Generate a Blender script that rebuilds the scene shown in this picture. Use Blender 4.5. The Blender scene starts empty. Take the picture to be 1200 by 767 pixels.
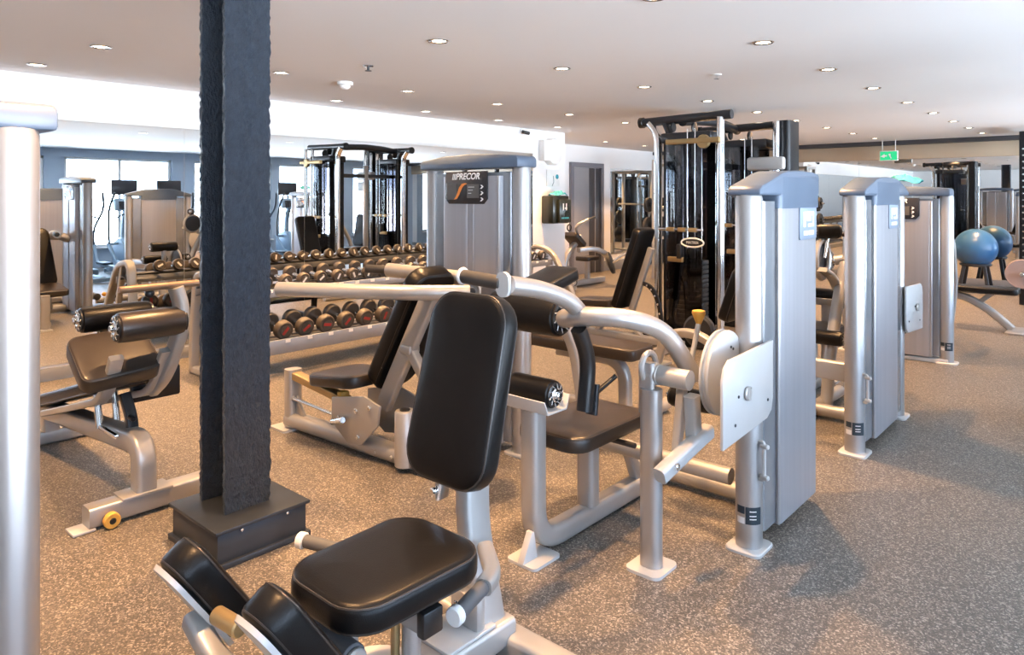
import bpy, bmesh, math, random
from mathutils import Vector, Matrix, noise
random.seed(7)
C = bpy.context.scene.collection
PI = math.pi
# Room frame: u runs along the room (world +Y), v runs towards the mirrored wall (world -X), z up.  Camera stands at u = v = 0.
def P(u, v, z): return Vector((-v, u, z))
U, V, Z = Vector((0, 1, 0)), Vector((-1, 0, 0)), Vector((0, 0, 1))
H = 1.45
CEIL = 2.40

# ------------------------------------------------------------------ materials
MATS = {}
def mat(name, col, metal=0.0, rough=0.5, var=0.06, vscale=6.0, bump=0.0, bscale=80.0, coat=0.0, spec=None, aniso=None):
    m = bpy.data.materials.new(name); m.use_nodes = True
    nt = m.node_tree; b = nt.nodes['Principled BSDF']
    tc = nt.nodes.new('ShaderNodeTexCoord')
    src = tc.outputs['Object']
    if aniso:
        mp = nt.nodes.new('ShaderNodeMapping'); mp.inputs['Scale'].default_value = aniso
        nt.links.new(src, mp.inputs['Vector']); src = mp.outputs['Vector']
    nz = nt.nodes.new('ShaderNodeTexNoise'); nz.inputs['Scale'].default_value = vscale; nz.inputs['Detail'].default_value = 4
    nt.links.new(src, nz.inputs['Vector'])
    rp = nt.nodes.new('ShaderNodeValToRGB')
    c0 = [max(0, c * (1 - var)) for c in col]; c1 = [min(1, c * (1 + var)) for c in col]
    rp.color_ramp.elements[0].position = 0.3; rp.color_ramp.elements[0].color = (*c0, 1)
    rp.color_ramp.elements[1].position = 0.7; rp.color_ramp.elements[1].color = (*c1, 1)
    nt.links.new(nz.outputs['Fac'], rp.inputs['Fac']); nt.links.new(rp.outputs['Color'], b.inputs['Base Color'])
    b.inputs['Metallic'].default_value = metal; b.inputs['Roughness'].default_value = rough
    if coat: b.inputs['Coat Weight'].default_value = coat; b.inputs['Coat Roughness'].default_value = 0.15
    if spec is not None: b.inputs['Specular IOR Level'].default_value = spec
    if bump:
        n2 = nt.nodes.new('ShaderNodeTexNoise'); n2.inputs['Scale'].default_value = bscale; n2.inputs['Detail'].default_value = 3
        nt.links.new(tc.outputs['Object'], n2.inputs['Vector'])
        bp = nt.nodes.new('ShaderNodeBump'); bp.inputs['Strength'].default_value = bump; bp.inputs['Distance'].default_value = 0.004
        nt.links.new(n2.outputs['Fac'], bp.inputs['Height']); nt.links.new(bp.outputs['Normal'], b.inputs['Normal'])
    MATS[name] = m
    return m
def emis(name, col, s):
    m = bpy.data.materials.new(name); m.use_nodes = True
    nt = m.node_tree; nt.nodes.remove(nt.nodes['Principled BSDF'])
    e = nt.nodes.new('ShaderNodeEmission'); e.inputs['Color'].default_value = (*col, 1); e.inputs['Strength'].default_value = s
    nt.links.new(e.outputs[0], nt.nodes['Material Output'].inputs['Surface']); MATS[name] = m
    return m
SILVER = mat('silver_paint', (.46, .445, .43), .5, .34, .03)
WHITE_METAL = mat('white_paint', (.56, .56, .56), .15, .35, .02)
ALU = mat('brushed_aluminium', (.42, .42, .45), .55, .42, .05, 30, aniso=(1, 1, .02))
POST = mat('satin_aluminium', (.47, .46, .46), .75, .38, .02, 40, aniso=(1, 1, .02))
SMOKE = mat('smoked_plastic', (.30, .31, .33), .5, .22, .10, 5)
CAP = mat('cap_plastic', (.105, .14, .20), .1, .38, .05)
VINYL = mat('black_vinyl', (.006, .0055, .0055), 0, .34, .15, 10, .10, 300, spec=.22)
PIPING = mat('vinyl_piping', (.03, .026, .024), 0, .35)
BLACK = mat('black_plastic', (.012, .012, .013), 0, .33)
GRIP = mat('grip_rubber', (.045, .043, .042), 0, .6, .1, 30, .2, 400)
GREYGRIP = mat('grey_grip', (.10, .10, .105), 0, .55)
CHROME = mat('chrome', (.88, .88, .88), 1, .10, .02)
DARKSTEEL = mat('dark_steel', (.05, .052, .058), .6, .35)
BLACKSTEEL = mat('black_steel', (.012, .013, .016), .3, .3)
IRON = mat('cast_iron', (.03, .029, .028), .2, .5, .2, 20, .2, 200)
DBRUB = mat('dumbbell_rubber', (.075, .062, .052), 0, .42, .15, 20)
RED = mat('red_label', (.42, .03, .03), 0, .5)
WHITE = mat('white_plastic', (.85, .85, .84), 0, .4)
WALL = mat('wall_paint', (.86, .86, .87), 0, .6, .015, 2, .03, 200)
CEILM = mat('ceiling_paint', (.88, .87, .87), 0, .7, .01, 1)
WARMWALL = mat('warm_lit_wall', (.50, .40, .29), 0, .6, .03, 2)  # bulkhead band, warm lamp light painted into its colour
GREYWALL = mat('bluegrey_wall', (.42, .50, .60), 0, .6, .02, 2)
BEAMM = mat('dark_beam', (.05, .052, .06), 0, .45, .1)
DOORM = mat('grey_door', (.30, .30, .32), 0, .45, .03, 3)
DOORDK = mat('dark_panel', (.045, .043, .05), 0, .4)
FRAME = mat('door_frame', (.17, .17, .20), 0, .45, .04)
BASEB = mat('grey_baseboard', (.24, .25, .27), 0, .5)
LEDGE = mat('rack_grey', (.34, .36, .40), .4, .4, .04)
PLINTH = mat('plinth_steel', (.045, .053, .066), .5, .42, .12, 8)
BRASS = mat('brass_tube', (.46, .33, .16), .7, .4)
BRONZE = mat('brown_tube', (.20, .125, .075), .3, .4)
YELLOW = mat('yellow_knob', (.80, .42, .08), 0, .45)
ORANGE = mat('orange_mark', (.85, .28, .06), 0, .5)
STICKER = mat('dark_sticker', (.02, .035, .05), 0, .4)
PLACARD = mat('placard', (.030, .028, .030), 0, .25)
PLAC2 = mat('placard_panel', (.10, .095, .09), 0, .4)
LETTER = mat('white_letter', (.9, .9, .9), 0, .5)
EMBLEM = mat('emblem_plate', (.30, .36, .46), .3, .4)
BALLM = mat('ball_blue', (.045, .15, .33), 0, .30, .08, 3)
PLATEM = mat('plate_rubber', (.36, .27, .25), 0, .5)
BALLT = mat('ball_tan', (.62, .50, .42), 0, .4)
TURQ = mat('turquoise_cloth', (.05, .34, .42), 0, .8, .3, 25, .3, 60)
CARDIO = mat('cardio_shell', (.30, .40, .50), .2, .4, .05)
CARDIOD = mat('cardio_dark', (.04, .06, .085), .1, .4)
SCREEN = mat('screen_glass', (.03, .032, .04), 0, .12)
DISPG = mat('dispenser_plastic', (.02, .024, .018), 0, .22)
GREEN = emis('exit_green', (.04, .60, .25), 1.0)
WARMVINYL = mat('warm_lit_vinyl', (.030, .022, .017), 0, .33, .12, 10, .1, 300)  # black vinyl with the warm lamp reflection put into its colour
TREAD = mat('wood_box', (.60, .40, .20), 0, .5, .15, 6)
LENS = emis('lamp_lens', (1.0, .83, .62), 14)

def mirror_mat():
    m = bpy.data.materials.new('mirror_silver'); m.use_nodes = True
    nt = m.node_tree; b = nt.nodes['Principled BSDF']
    nz = nt.nodes.new('ShaderNodeTexNoise'); nz.inputs['Scale'].default_value = 1.3
    rp = nt.nodes.new('ShaderNodeValToRGB')
    rp.color_ramp.elements[0].color = (.86, .88, .88, 1); rp.color_ramp.elements[1].color = (.90, .92, .92, 1)
    nt.links.new(nz.outputs['Fac'], rp.inputs['Fac']); nt.links.new(rp.outputs['Color'], b.inputs['Base Color'])
    b.inputs['Metallic'].default_value = 1; b.inputs['Roughness'].default_value = .005
    return m
MIRROR = mirror_mat()
def glass_mat(name, tint, gloss, tr):
    m = bpy.data.materials.new(name); m.use_nodes = True
    nt = m.node_tree; nt.nodes.remove(nt.nodes['Principled BSDF'])
    t = nt.nodes.new('ShaderNodeBsdfTransparent'); t.inputs['Color'].default_value = (*tint, 1)
    g = nt.nodes.new('ShaderNodeBsdfGlossy'); g.inputs['Roughness'].default_value = .04; g.inputs['Color'].default_value = (.9, .9, .9, 1)
    lw = nt.nodes.new('ShaderNodeLayerWeight'); lw.inputs['Blend'].default_value = gloss
    mx = nt.nodes.new('ShaderNodeMixShader')
    nt.links.new(lw.outputs['Fresnel'], mx.inputs['Fac']); nt.links.new(t.outputs[0], mx.inputs[1]); nt.links.new(g.outputs[0], mx.inputs[2])
    nt.links.new(mx.outputs[0], nt.nodes['Material Output'].inputs['Surface'])
    return m
GLASS = glass_mat('window_glass', (.96, .98, 1), .25, 1)
SMOKEGLASS = glass_mat('smoked_acrylic', (.30, .29, .31), .35, 1)

def floor_mat():
    m = bpy.data.materials.new('speckled_rubber'); m.use_nodes = True
    nt = m.node_tree; b = nt.nodes['Principled BSDF']; N = nt.nodes.new; L = nt.links.new
    tc = N('ShaderNodeTexCoord')
    v1 = N('ShaderNodeTexVoronoi'); v1.inputs['Scale'].default_value = 190; v1.inputs['Randomness'].default_value = 1
    wr = N('ShaderNodeTexNoise'); wr.inputs['Scale'].default_value = 60; wr.inputs['Detail'].default_value = 2
    ad = N('ShaderNodeMixRGB'); ad.blend_type = 'ADD'; ad.inputs['Fac'].default_value = .012
    L(tc.outputs['Object'], wr.inputs['Vector']); L(tc.outputs['Object'], ad.inputs['Color1']); L(wr.outputs['Color'], ad.inputs['Color2'])
    L(ad.outputs['Color'], v1.inputs['Vector'])
    sp = N('ShaderNodeSeparateColor'); L(v1.outputs['Color'], sp.inputs['Color'])
    r1 = N('ShaderNodeValToRGB'); e = r1.color_ramp
    e.interpolation = 'CONSTANT'
    e.elements[0].position = 0; e.elements[0].color = (.088, .078, .070, 1)
    e.elements[1].position = .45; e.elements[1].color = (.145, .125, .107, 1)
    x = e.elements.new(.74); x.color = (.25, .22, .185, 1)
    x = e.elements.new(.90); x.color = (.38, .345, .30, 1)
    L(sp.outputs['Red'], r1.inputs['Fac'])
    nz = N('ShaderNodeTexNoise'); nz.inputs['Scale'].default_value = 1.1; nz.inputs['Detail'].default_value = 3
    L(tc.outputs['Object'], nz.inputs['Vector'])
    r2 = N('ShaderNodeValToRGB'); r2.color_ramp.elements[0].position = .3; r2.color_ramp.elements[0].color = (.9, .9, .9, 1); r2.color_ramp.elements[1].position = .7; r2.color_ramp.elements[1].color = (1, 1, 1, 1)
    L(nz.outputs['Fac'], r2.inputs['Fac'])
    mm = N('ShaderNodeMixRGB'); mm.blend_type = 'MULTIPLY'; mm.inputs['Fac'].default_value = 1
    L(r1.outputs['Color'], mm.inputs['Color1']); L(r2.outputs['Color'], mm.inputs['Color2']); L(mm.outputs['Color'], b.inputs['Base Color'])
    b.inputs['Roughness'].default_value = .42
    bp = N('ShaderNodeBump'); bp.inputs['Strength'].default_value = .35; bp.inputs['Distance'].default_value = .002
    n3 = N('ShaderNodeTexNoise'); n3.inputs['Scale'].default_value = 140
    L(tc.outputs['Object'], n3.inputs['Vector']); L(n3.outputs['Fac'], bp.inputs['Height']); L(bp.outputs['Normal'], b.inputs['Normal'])
    return m
FLOOR = floor_mat()
def column_mat():
    m = mat('column_coating', (.028, .040, .060), 0, .30, .25, 30, spec=.75)
    nt = m.node_tree; b = nt.nodes['Principled BSDF']; N = nt.nodes.new; L = nt.links.new
    tc = N('ShaderNodeTexCoord'); mp = N('ShaderNodeMapping'); mp.inputs['Scale'].default_value = (1, 1, .55)
    n = N('ShaderNodeTexNoise'); n.inputs['Scale'].default_value = 62; n.inputs['Detail'].default_value = 5; n.inputs['Roughness'].default_value = .65
    L(tc.outputs['Object'], mp.inputs['Vector']); L(mp.outputs['Vector'], n.inputs['Vector'])
    bp = N('ShaderNodeBump'); bp.inputs['Strength'].default_value = 1; bp.inputs['Distance'].default_value = .04
    L(n.outputs['Fac'], bp.inputs['Height']); L(bp.outputs['Normal'], b.inputs['Normal'])
    return m
COLM = column_mat()

# ------------------------------------------------------------------ mesh builder
def fillet(pts, r, k=6):
    pts = [Vector(p) for p in pts]
    if r <= 0 or len(pts) < 3: return pts
    out = [pts[0]]
    for i in range(1, len(pts) - 1):
        p = pts[i]; a = pts[i - 1] - p; b = pts[i + 1] - p
        d = min(r, a.length * .48, b.length * .48)
        s = p + a.normalized() * d; e = p + b.normalized() * d
        for j in range(k + 1):
            t = j / k
            out.append(s * (1 - t) ** 2 + p * 2 * t * (1 - t) + e * t * t)
    out.append(pts[-1])
    return out
def rrect(a, b, r, n=4):
    r = min(r, a * .98, b * .98); o = []
    for cx, cy, a0 in ((a - r, b - r, 0), (-a + r, b - r, 90), (-a + r, -b + r, 180), (a - r, -b + r, 270)):
        for j in range(n + 1):
            t = math.radians(a0 + 90 * j / n); o.append((cx + r * math.cos(t), cy + r * math.sin(t)))
    return o
class M:
    def __init__(s): s.bm = bmesh.new(); s.mi = 0; s.mats = []
    def use(s, m):
        if m not in s.mats: s.mats.append(m)
        s.mi = s.mats.index(m); return s
    def _face(s, vs):
        try: f = s.bm.faces.new(vs); f.material_index = s.mi; f.smooth = True; return f
        except ValueError: return None
    def _loft(s, rings, close=False, cap=True):
        R = [[s.bm.verts.new(p) for p in r] for r in rings]; n = len(R[0])
        m = len(R) if close else len(R) - 1
        for i in range(m):
            A, B = R[i], R[(i + 1) % len(R)]
            for j in range(n): s._face((A[j], A[(j + 1) % n], B[(j + 1) % n], B[j]))
        if cap and not close: s._face(R[0][::-1]); s._face(R[-1])
        return s
    def tube(s, pts, r, fil=0, n=12, rect=None, up=None, close=False, cap=True, taper=None, k=6):
        p = fillet(pts, fil, k)
        q = [p[0]]
        for x in p[1:]:
            if (x - q[-1]).length > 1e-6: q.append(x)
        p = q; N = len(p); T = []
        for i in range(N):
            if close: t = (p[(i + 1) % N] - p[i - 1])
            elif i == 0: t = p[1] - p[0]
            elif i == N - 1: t = p[-1] - p[-2]
            else: t = (p[i + 1] - p[i]).normalized() + (p[i] - p[i - 1]).normalized()
            T.append(t.normalized())
        up = Vector(up) if up is not None else Z
        if abs(T[0].dot(up)) > .95: up = U if abs(T[0].dot(U)) < .9 else V
        side = T[0].cross(up).normalized(); u2 = side.cross(T[0]).normalized()
        prof = rect if rect else [(r * math.cos(2 * PI * j / n), r * math.sin(2 * PI * j / n)) for j in range(n)]
        rings = []
        for i in range(N):
            if i:
                ax = T[i - 1].cross(T[i])
                if ax.length > 1e-7:
                    R = Matrix.Rotation(T[i - 1].angle(T[i]), 3, ax.normalized()); side = R @ side; u2 = R @ u2
            f = 1 if not taper else taper[0] + (taper[1] - taper[0]) * i / (N - 1)
            rings.append([p[i] + side * a * f + u2 * b * f for a, b in prof])
        return s._loft(rings, close, cap)
    def bar(s, pts, w, h, fil=0, rc=.008, up=None, k=6): return s.tube(pts, 0, fil, rect=rrect(w / 2, h / 2, rc, 3), up=up, k=k)
    def cyl(s, a, b, r, r2=None, n=20, bev=.004):
        a, b = Vector(a), Vector(b); d = (b - a); L = d.length; r2 = r if r2 is None else r2
        bev = min(bev, r * .45, r2 * .45, L * .3)
        return s.lathe(a, d, [(r - bev, 0), (r, bev), (r2, L - bev), (r2 - bev, L)], n)
    def lathe(s, o, d, prof, n=24, cap=True):
        d = Vector(d).normalized(); t = Z if abs(d.z) < .9 else U
        x = d.cross(t).normalized(); y = d.cross(x)
        return s._loft([[Vector(o) + d * h + (x * math.cos(2 * PI * j / n) + y * math.sin(2 * PI * j / n)) * max(r, 1e-4) for j in range(n)] for r, h in prof], cap=cap)
    def torus(s, o, d, R, r, n=28, k=8, a0=0, a1=360):
        d = Vector(d).normalized(); t = Z if abs(d.z) < .9 else U
        x = d.cross(t).normalized(); y = x.cross(d)
        full = (a1 - a0) >= 359.9; st = n if full else n + 1
        pts = [Vector(o) + (x * math.cos(math.radians(a0 + (a1 - a0) * j / n)) + y * math.sin(math.radians(a0 + (a1 - a0) * j / n))) * R for j in range(st)]
        return s.tube(pts, r, n=k, up=d, close=full)
    def box(s, c, du, dv, dz, bev=.004, rot=None):
        t = bmesh.new(); bmesh.ops.create_cube(t, size=1)
        bmesh.ops.scale(t, vec=(dv, du, dz), verts=t.verts)
        if bev > 0: bmesh.ops.bevel(t, geom=t.edges[:] , offset=min(bev, du * .4, dv * .4, dz * .4), segments=2, affect='EDGES', profile=.5)
        if rot is not None: bmesh.ops.rotate(t, cent=(0, 0, 0), matrix=rot, verts=t.verts)
        bmesh.ops.translate(t, vec=Vector(c), verts=t.verts)
        return s._merge(t)
    def _merge(s, t):
        me = bpy.data.meshes.new('tmp'); t.to_mesh(me); t.free(); n = len(s.bm.faces); s.bm.from_mesh(me); bpy.data.meshes.remove(me)
        s.bm.faces.ensure_lookup_table()
        for f in s.bm.faces[n:]: f.material_index = s.mi; f.smooth = True
        return s
    def prism(s, pts, vec, bev=.002):
        t = bmesh.new(); vs = [t.verts.new(Vector(p)) for p in pts]; f = t.faces.new(vs)
        r = bmesh.ops.extrude_face_region(t, geom=[f])
        bmesh.ops.translate(t, vec=Vector(vec), verts=[v for v in r['geom'] if isinstance(v, bmesh.types.BMVert)])
        bmesh.ops.recalc_face_normals(t, faces=t.faces)
        if bev > 0: bmesh.ops.bevel(t, geom=[e for e in t.edges], offset=bev, segments=2, affect='EDGES', profile=.5)
        return s._merge(t)
    def pad(s, c, n, x, sx, sy, th, rc=.06, e=.016, taper=1.0, crown=.006, k=6):
        """upholstered cushion: c centre of the back face, n towards the cushion face, x width direction; taper = width at -y over width at +y"""
        n = Vector(n).normalized(); x = Vector(x); x = (x - n * x.dot(n)).normalized(); y = n.cross(x)
        def ring(ins, h):
            o = rrect(sx / 2 - ins, sy / 2 - ins, max(rc - ins, .004), k); out = []
            for a, b in o:
                f = 1 + (taper - 1) * (.5 - b / sy)
                out.append(Vector(c) + x * a * f + y * b + n * h)
            return out
        rings = [ring(e * .8, 0)]
        rings += [ring(e * (1 - math.sin(t)) * .8, e * .8 * (1 - math.cos(t))) for t in (PI / 4, PI / 2)]
        rings += [ring(e * (1 - math.cos(t)), th - e + e * math.sin(t)) for t in (0, PI / 6, PI / 3, PI / 2.2)]
        rings += [ring(e + min(sx, sy) * f, th + crown * g) for f, g in ((.08, .45), (.2, .8), (.34, 1))]
        s._loft(rings)
        return ring(e * .25, th - e * .45), ring(e * .25, e * .5)
    def sphere(s, c, r, seg=24, sc=(1, 1, 1)):
        t = bmesh.new(); bmesh.ops.create_uvsphere(t, u_segments=seg, v_segments=seg // 2, radius=r)
        bmesh.ops.scale(t, vec=sc, verts=t.verts); bmesh.ops.translate(t, vec=Vector(c), verts=t.verts)
        return s._merge(t)
    def build(s, name, m=None, parent=None, sharp=35):
        me = bpy.data.meshes.new(name)
        bmesh.ops.recalc_face_normals(s.bm, faces=s.bm.faces)
        o = bpy.data.objects.new(name, me); C.objects.link(o)
        off = Vector((0, 0, 0)); p = parent
        while p: off += p.location; p = p.parent
        bmesh.ops.translate(s.bm, vec=-off, verts=s.bm.verts)
        s.bm.to_mesh(me); s.bm.free()
        for mm in (s.mats or [m]): me.materials.append(mm)
        me.set_sharp_from_angle(angle=math.radians(sharp))
        if parent: o.parent = parent
        return o
def thing(name, label, cat, loc, group=None):
    o = bpy.data.objects.new(name, None); C.objects.link(o); o.location = loc; o.empty_display_size = .1
    o['label'] = label; o['category'] = cat
    if group: o['group'] = group
    return o
def tag(o, label, cat, group=None, kind=None):
    o['label'] = label; o['category'] = cat
    if group: o['group'] = group
    if kind: o['kind'] = kind
    return o
def struct(o, label=None):
    o['kind'] = 'structure'
    if label: o['label'] = label
    return o
def dup(root, loc, label, group=None, rz=0):
    r = root.copy(); C.objects.link(r); r.location = loc; r.rotation_euler = (0, 0, rz); r['label'] = label
    if group: r['group'] = group
    for ch in list(root.children):
        c = ch.copy(); C.objects.link(c); c.parent = r
        for g in list(ch.children):
            d = g.copy(); C.objects.link(d); d.parent = c
    return r
def text(name, body, size, o, right, up, m, parent, shear=0, bold=.0, ext=.0006):
    cu = bpy.data.curves.new('t', 'FONT'); cu.body = body; cu.size = size; cu.align_x = 'CENTER'; cu.align_y = 'CENTER'; cu.extrude = ext; cu.shear = shear; cu.offset = bold
    t = bpy.data.objects.new('t', cu); C.objects.link(t)
    bpy.context.view_layer.update()
    me = bpy.data.meshes.new_from_object(t.evaluated_get(bpy.context.evaluated_depsgraph_get()))
    bpy.data.objects.remove(t)
    r = Vector(right).normalized(); w = Vector(up).normalized(); n = r.cross(w)
    mx = Matrix((( r.x, w.x, n.x, 0), (r.y, w.y, n.y, 0), (r.z, w.z, n.z, 0), (0, 0, 0, 1)))
    off = Vector(o); p = parent
    while p: off -= p.location; p = p.parent
    me.transform(Matrix.Translation(off) @ mx)
    ob = bpy.data.objects.new(name, me); C.objects.link(ob); me.materials.clear(); me.materials.append(m)
    if parent: ob.parent = parent
    return ob
def mb(): return M()
#BODY
# ------------------------------------------------------------------ the setting
def wbox(name, u0, u1, v0, v1, z0, z1, m, bev=0, kind=True):
    o = M().box(P((u0 + u1) / 2, (v0 + v1) / 2, (z0 + z1) / 2), abs(u1 - u0), abs(v1 - v0), z1 - z0, bev).build(name, m)
    if kind: o['kind'] = 'structure'
    return o
UE, UB, VL, VB, VW = 13.6, -3.5, 6.42, 7.76, -3.0
wbox('floor', UB - .2, UE + .2, VW - .2, VB + .2, -.1, 0, FLOOR)
wbox('ceiling', UB - .2, UE + .2, VW - .2, VB + .2, CEIL, CEIL + .1, CEILM)
wbox('wall_left', UB, 8.5, VL, VL + .12, 0, CEIL, WALL)
wbox('wall_return', 8.38, 8.5, VL + .12, VB, 0, CEIL, WALL)
wbox('wall_back', 8.5, UE, VB, VB + .12, 0, CEIL, WALL)
wbox('wall_end', UE, UE + .12, VW, VB, 0, CEIL, WALL)
wbox('wall_rear', UB - .12, UB, VW, VL, 0, CEIL, WALL)
WIN = [(-2.4, -.4), (.1, 2.1), (2.3, 4.3), (4.65, 6.71), (7.2, 9.1), (9.3, 11.2), (11.5, 13.2)]
ZS, ZH = .42, 2.24
w = M(); t = .14; prev = UB
for a, b in WIN + [(UE, UE)]:
    if a > prev: w.box(P((prev + a) / 2, VW - t / 2, CEIL / 2), a - prev, t, CEIL, 0)
    if b > a:
        w.box(P((a + b) / 2, VW - t / 2, ZS / 2), b - a, t, ZS, 0); w.box(P((a + b) / 2, VW - t / 2, (ZH + CEIL) / 2), b - a, t, CEIL - ZH, 0)
    prev = b
struct(w.build('wall_right', GREYWALL))
for i, (a, b) in enumerate(WIN):
    f = M(); c = (a + b) / 2; hh = ZH - ZS
    for u in (a + .025, c, b - .025): f.box(P(u, VW - .07, (ZS + ZH) / 2), .05, .06, hh, .004)
    for z in (ZS + .025, ZH - .025): f.box(P(c, VW - .07, z), b - a, .06, .05, .004)
    f.box(P(c, VW + .02, ZS - .015), b - a + .06, .12, .03, .004)
    fr = struct(f.build('window_%d' % (i + 1), WHITE))
    g = M(); g.prism([P(a, VW - .07, ZS), P(b, VW - .07, ZS), P(b, VW - .07, ZH), P(a, VW - .07, ZH)], V * -.006, 0)
    struct(g.build('pane', GLASS, fr))
# baseboards and trims
wbox('baseboard_back', 8.5, 10.38, VB - .015, VB, 0, .19, BASEB, .003); wbox('baseboard_end', UE - .015, UE, VW, VB, 0, .12, BASEB, .003)
wbox('baseboard_corner', 11.47, UE, VB - .015, VB, 0, .19, BASEB, .003)
wbox('baseboard_left', UB, 8.5, VL - .015, VL, 0, .10, BASEB, .003)
wbox('trim_1', UB, 7.78, VL - .03, VL, 2.055, 2.085, WHITE, .003)
wbox('trim_2', UE - .05, UE, VW, VB, 2.09, 2.33, WARMWALL, .003)
wbox('trim_3', UE - .22, UE, VW, VB, 2.33, CEIL, BEAMM, .01)
# grey door in the recessed wall
d0, d1 = 10.40, 11.45
f = M(); 
for u in (d0 + .04, d1 - .04): f.box(P(u, VB - .03, 1.0), .08, .06, 2.0, .005)
f.box(P((d0 + d1) / 2, VB - .03, 2.035), d1 - d0, .06, .09, .005)
dr = struct(f.build('door_1', FRAME))
g = M(); g.use(DOORM).box(P(d0 + .33, VB - .02, .995), .50, .03, 1.98, .003)
g.use(DOORDK).box(P(d0 + .68, VB - .018, .995), .20, .026, 1.98, .003); g.use(DOORM).box(P(d0 + .79, VB - .017, .995), .025, .03, 1.98, .002)
g.use(DOORDK).box(P(d0 + .885, VB - .018, .995), .165, .026, 1.98, .003)
struct(g.build('door_leaf', None, dr))
g = M(); g.cyl(P(d0 + .56, VB - .03, 1.02), P(d0 + .56, VB - .10, 1.02), .02); g.bar([P(d0 + .56, VB - .09, 1.02), P(d0 + .44, VB - .09, 1.02)], .02, .025)
struct(g.build('door_handle', CHROME, dr))

# ------------------------------------------------------------------ mirrors
def mirror(name, label, a, b, zb, zt, n, axis):
    r = thing(name, label, 'mirror', a)
    d = (b - a) / n; nn = V * -1 if axis == 'v' else U * -1
    for i in range(n):
        p0, p1 = a + d * i + d.normalized() * .0015, a + d * (i + 1) - d.normalized() * .0015
        m_ = M(); m_.prism([p0 + Z * zb, p1 + Z * zb, p1 + Z * zt, p0 + Z * zt], nn * .006, 0); m_.build('mirror_panel', MIRROR, r)
    return r
mirror('wall_mirror', 'long frameless wall mirror behind the dumbbell rack, under a white bulkhead', P(UB + .2, VL - .001, 0), P(7.74, VL - .001, 0), .12, 2.055, 9, 'v')
mirror('wall_mirror', 'frameless mirror on the recessed wall right of the grey door', P(11.75, VB - .001, 0), P(13.56, VB - .001, 0), .31, 2.0, 2, 'v')
mirror('wall_mirror', 'full height mirror covering the far end wall under a warm-lit band', P(UE - .001, 7.6, 0), P(UE - .001, -2.8, 0), .12, 2.09, 8, 'u')

# ------------------------------------------------------------------ downlights
def make_light():
    r = thing('recessed_downlight', 'x', 'ceiling light', P(0, 0, CEIL))
    m_ = M(); m_.lathe(P(0, 0, CEIL), Z * -1, [(.062, 0), (.064, .004), (.058, .008), (.046, .007), (.043, .001)], 24, cap=False); m_.build('trim_ring', CHROME, r)
    m_ = M(); m_.lathe(P(0, 0, CEIL), Z * -1, [(.043, .0006), (.042, .003), (.02, .0045), (.001, .005)], 20); m_.build('lamp_lens', LENS, r)
    return r
ROWS = [(5.94, 'row closest to the mirrored wall', [.4, 1.57, 2.85, 4.12, 5.30, 6.5, 7.7]),
        (4.92, 'row crossing behind the dark pillar', [.4, 1.65, 2.91, 4.17, 5.36, 6.6, 7.8, 9.0, 10.2, 11.4, 12.6]),
        (3.19, 'row over the middle machines', [.5, 1.75, 2.95, 4.19, 5.36, 6.57, 7.8, 9.0, 10.2, 11.4, 12.6]),
        (1.72, 'row over the weight towers', [.6, 1.85, 2.98, 4.30, 5.53, 6.74, 8.0, 9.2, 10.4, 11.5, 12.6]),
        (6.9, 'row over the recess by the grey door', [9.0, 10.3, 11.6, 12.9])]
NTH = ['nearest', 'second', 'third', 'fourth', 'fifth', 'sixth', 'seventh', 'eighth', 'ninth', 'tenth', 'eleventh', 'twelfth']
proto = None
SPOT = bpy.data.lights.new('downlight_beam', 'SPOT'); SPOT.energy = 250; SPOT.color = (1.0, .55, .235); SPOT.spot_size = math.radians(84); SPOT.spot_blend = .65; SPOT.shadow_soft_size = .04
for v, rn, us in ROWS:
    for i, u in enumerate(us):
        lab = 'small round recessed downlight, %s of the %s' % (NTH[i], rn)
        if not proto: proto = make_light(); proto.location = P(u, v, CEIL); proto['label'] = lab; proto['group'] = 'recessed ceiling downlights'
        else: dup(proto, P(u, v, CEIL), lab, 'recessed ceiling downlights')
        s = bpy.data.objects.new('downlight_beam', SPOT); C.objects.link(s); s.location = P(u, v, CEIL - .012)
# ceiling devices
r = thing('smoke_detector', 'white dome smoke detector on the ceiling right of the dark pillar', 'detector', P(3.51, 4.94, CEIL))
M().lathe(P(3.51, 4.94, CEIL), Z * -1, [(.065, 0), (.066, .022), (.055, .028)], 24).build('base', WHITE, r); M().lathe(P(3.51, 4.94, CEIL - .026), Z * -1, [(.045, 0), (.042, .02), (.025, .034), (.001, .036)], 20).build('dome', WHITE, r)
r = thing('sprinkler_head', 'small dark sprinkler head on the ceiling above the smoke detector', 'sprinkler', P(3.18, 4.19, CEIL))
M().lathe(P(3.18, 4.19, CEIL), Z * -1, [(.04, 0), (.038, .006), (.015, .008)], 18).build('escutcheon', CHROME, r); M().lathe(P(3.18, 4.19, CEIL - .008), Z * -1, [(.009, 0), (.009, .025), (.024, .027), (.024, .031)], 14).build('deflector', DARKSTEEL, r)
r = thing('sprinkler_head', 'small pale sprinkler head on the ceiling over the cable tower', 'sprinkler', P(5.2, 2.45, CEIL))
M().lathe(P(5.2, 2.45, CEIL), Z * -1, [(.04, 0), (.038, .006), (.015, .008)], 18).build('escutcheon', WHITE, r); M().lathe(P(5.2, 2.45, CEIL - .008), Z * -1, [(.009, 0), (.009, .02), (.022, .022), (.022, .026)], 14).build('deflector', CHROME, r)
r = thing('security_camera', 'tiny dark bullet camera on the white bulkhead', 'camera', P(7.5, VL, 2.36))
M().cyl(P(7.5, VL, 2.36), P(7.5, VL - .03, 2.36), .035).build('mount', WHITE, r); M().cyl(P(7.46, VL - .05, 2.345), P(7.58, VL - .07, 2.33), .025).build('body', BLACK, r)
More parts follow.
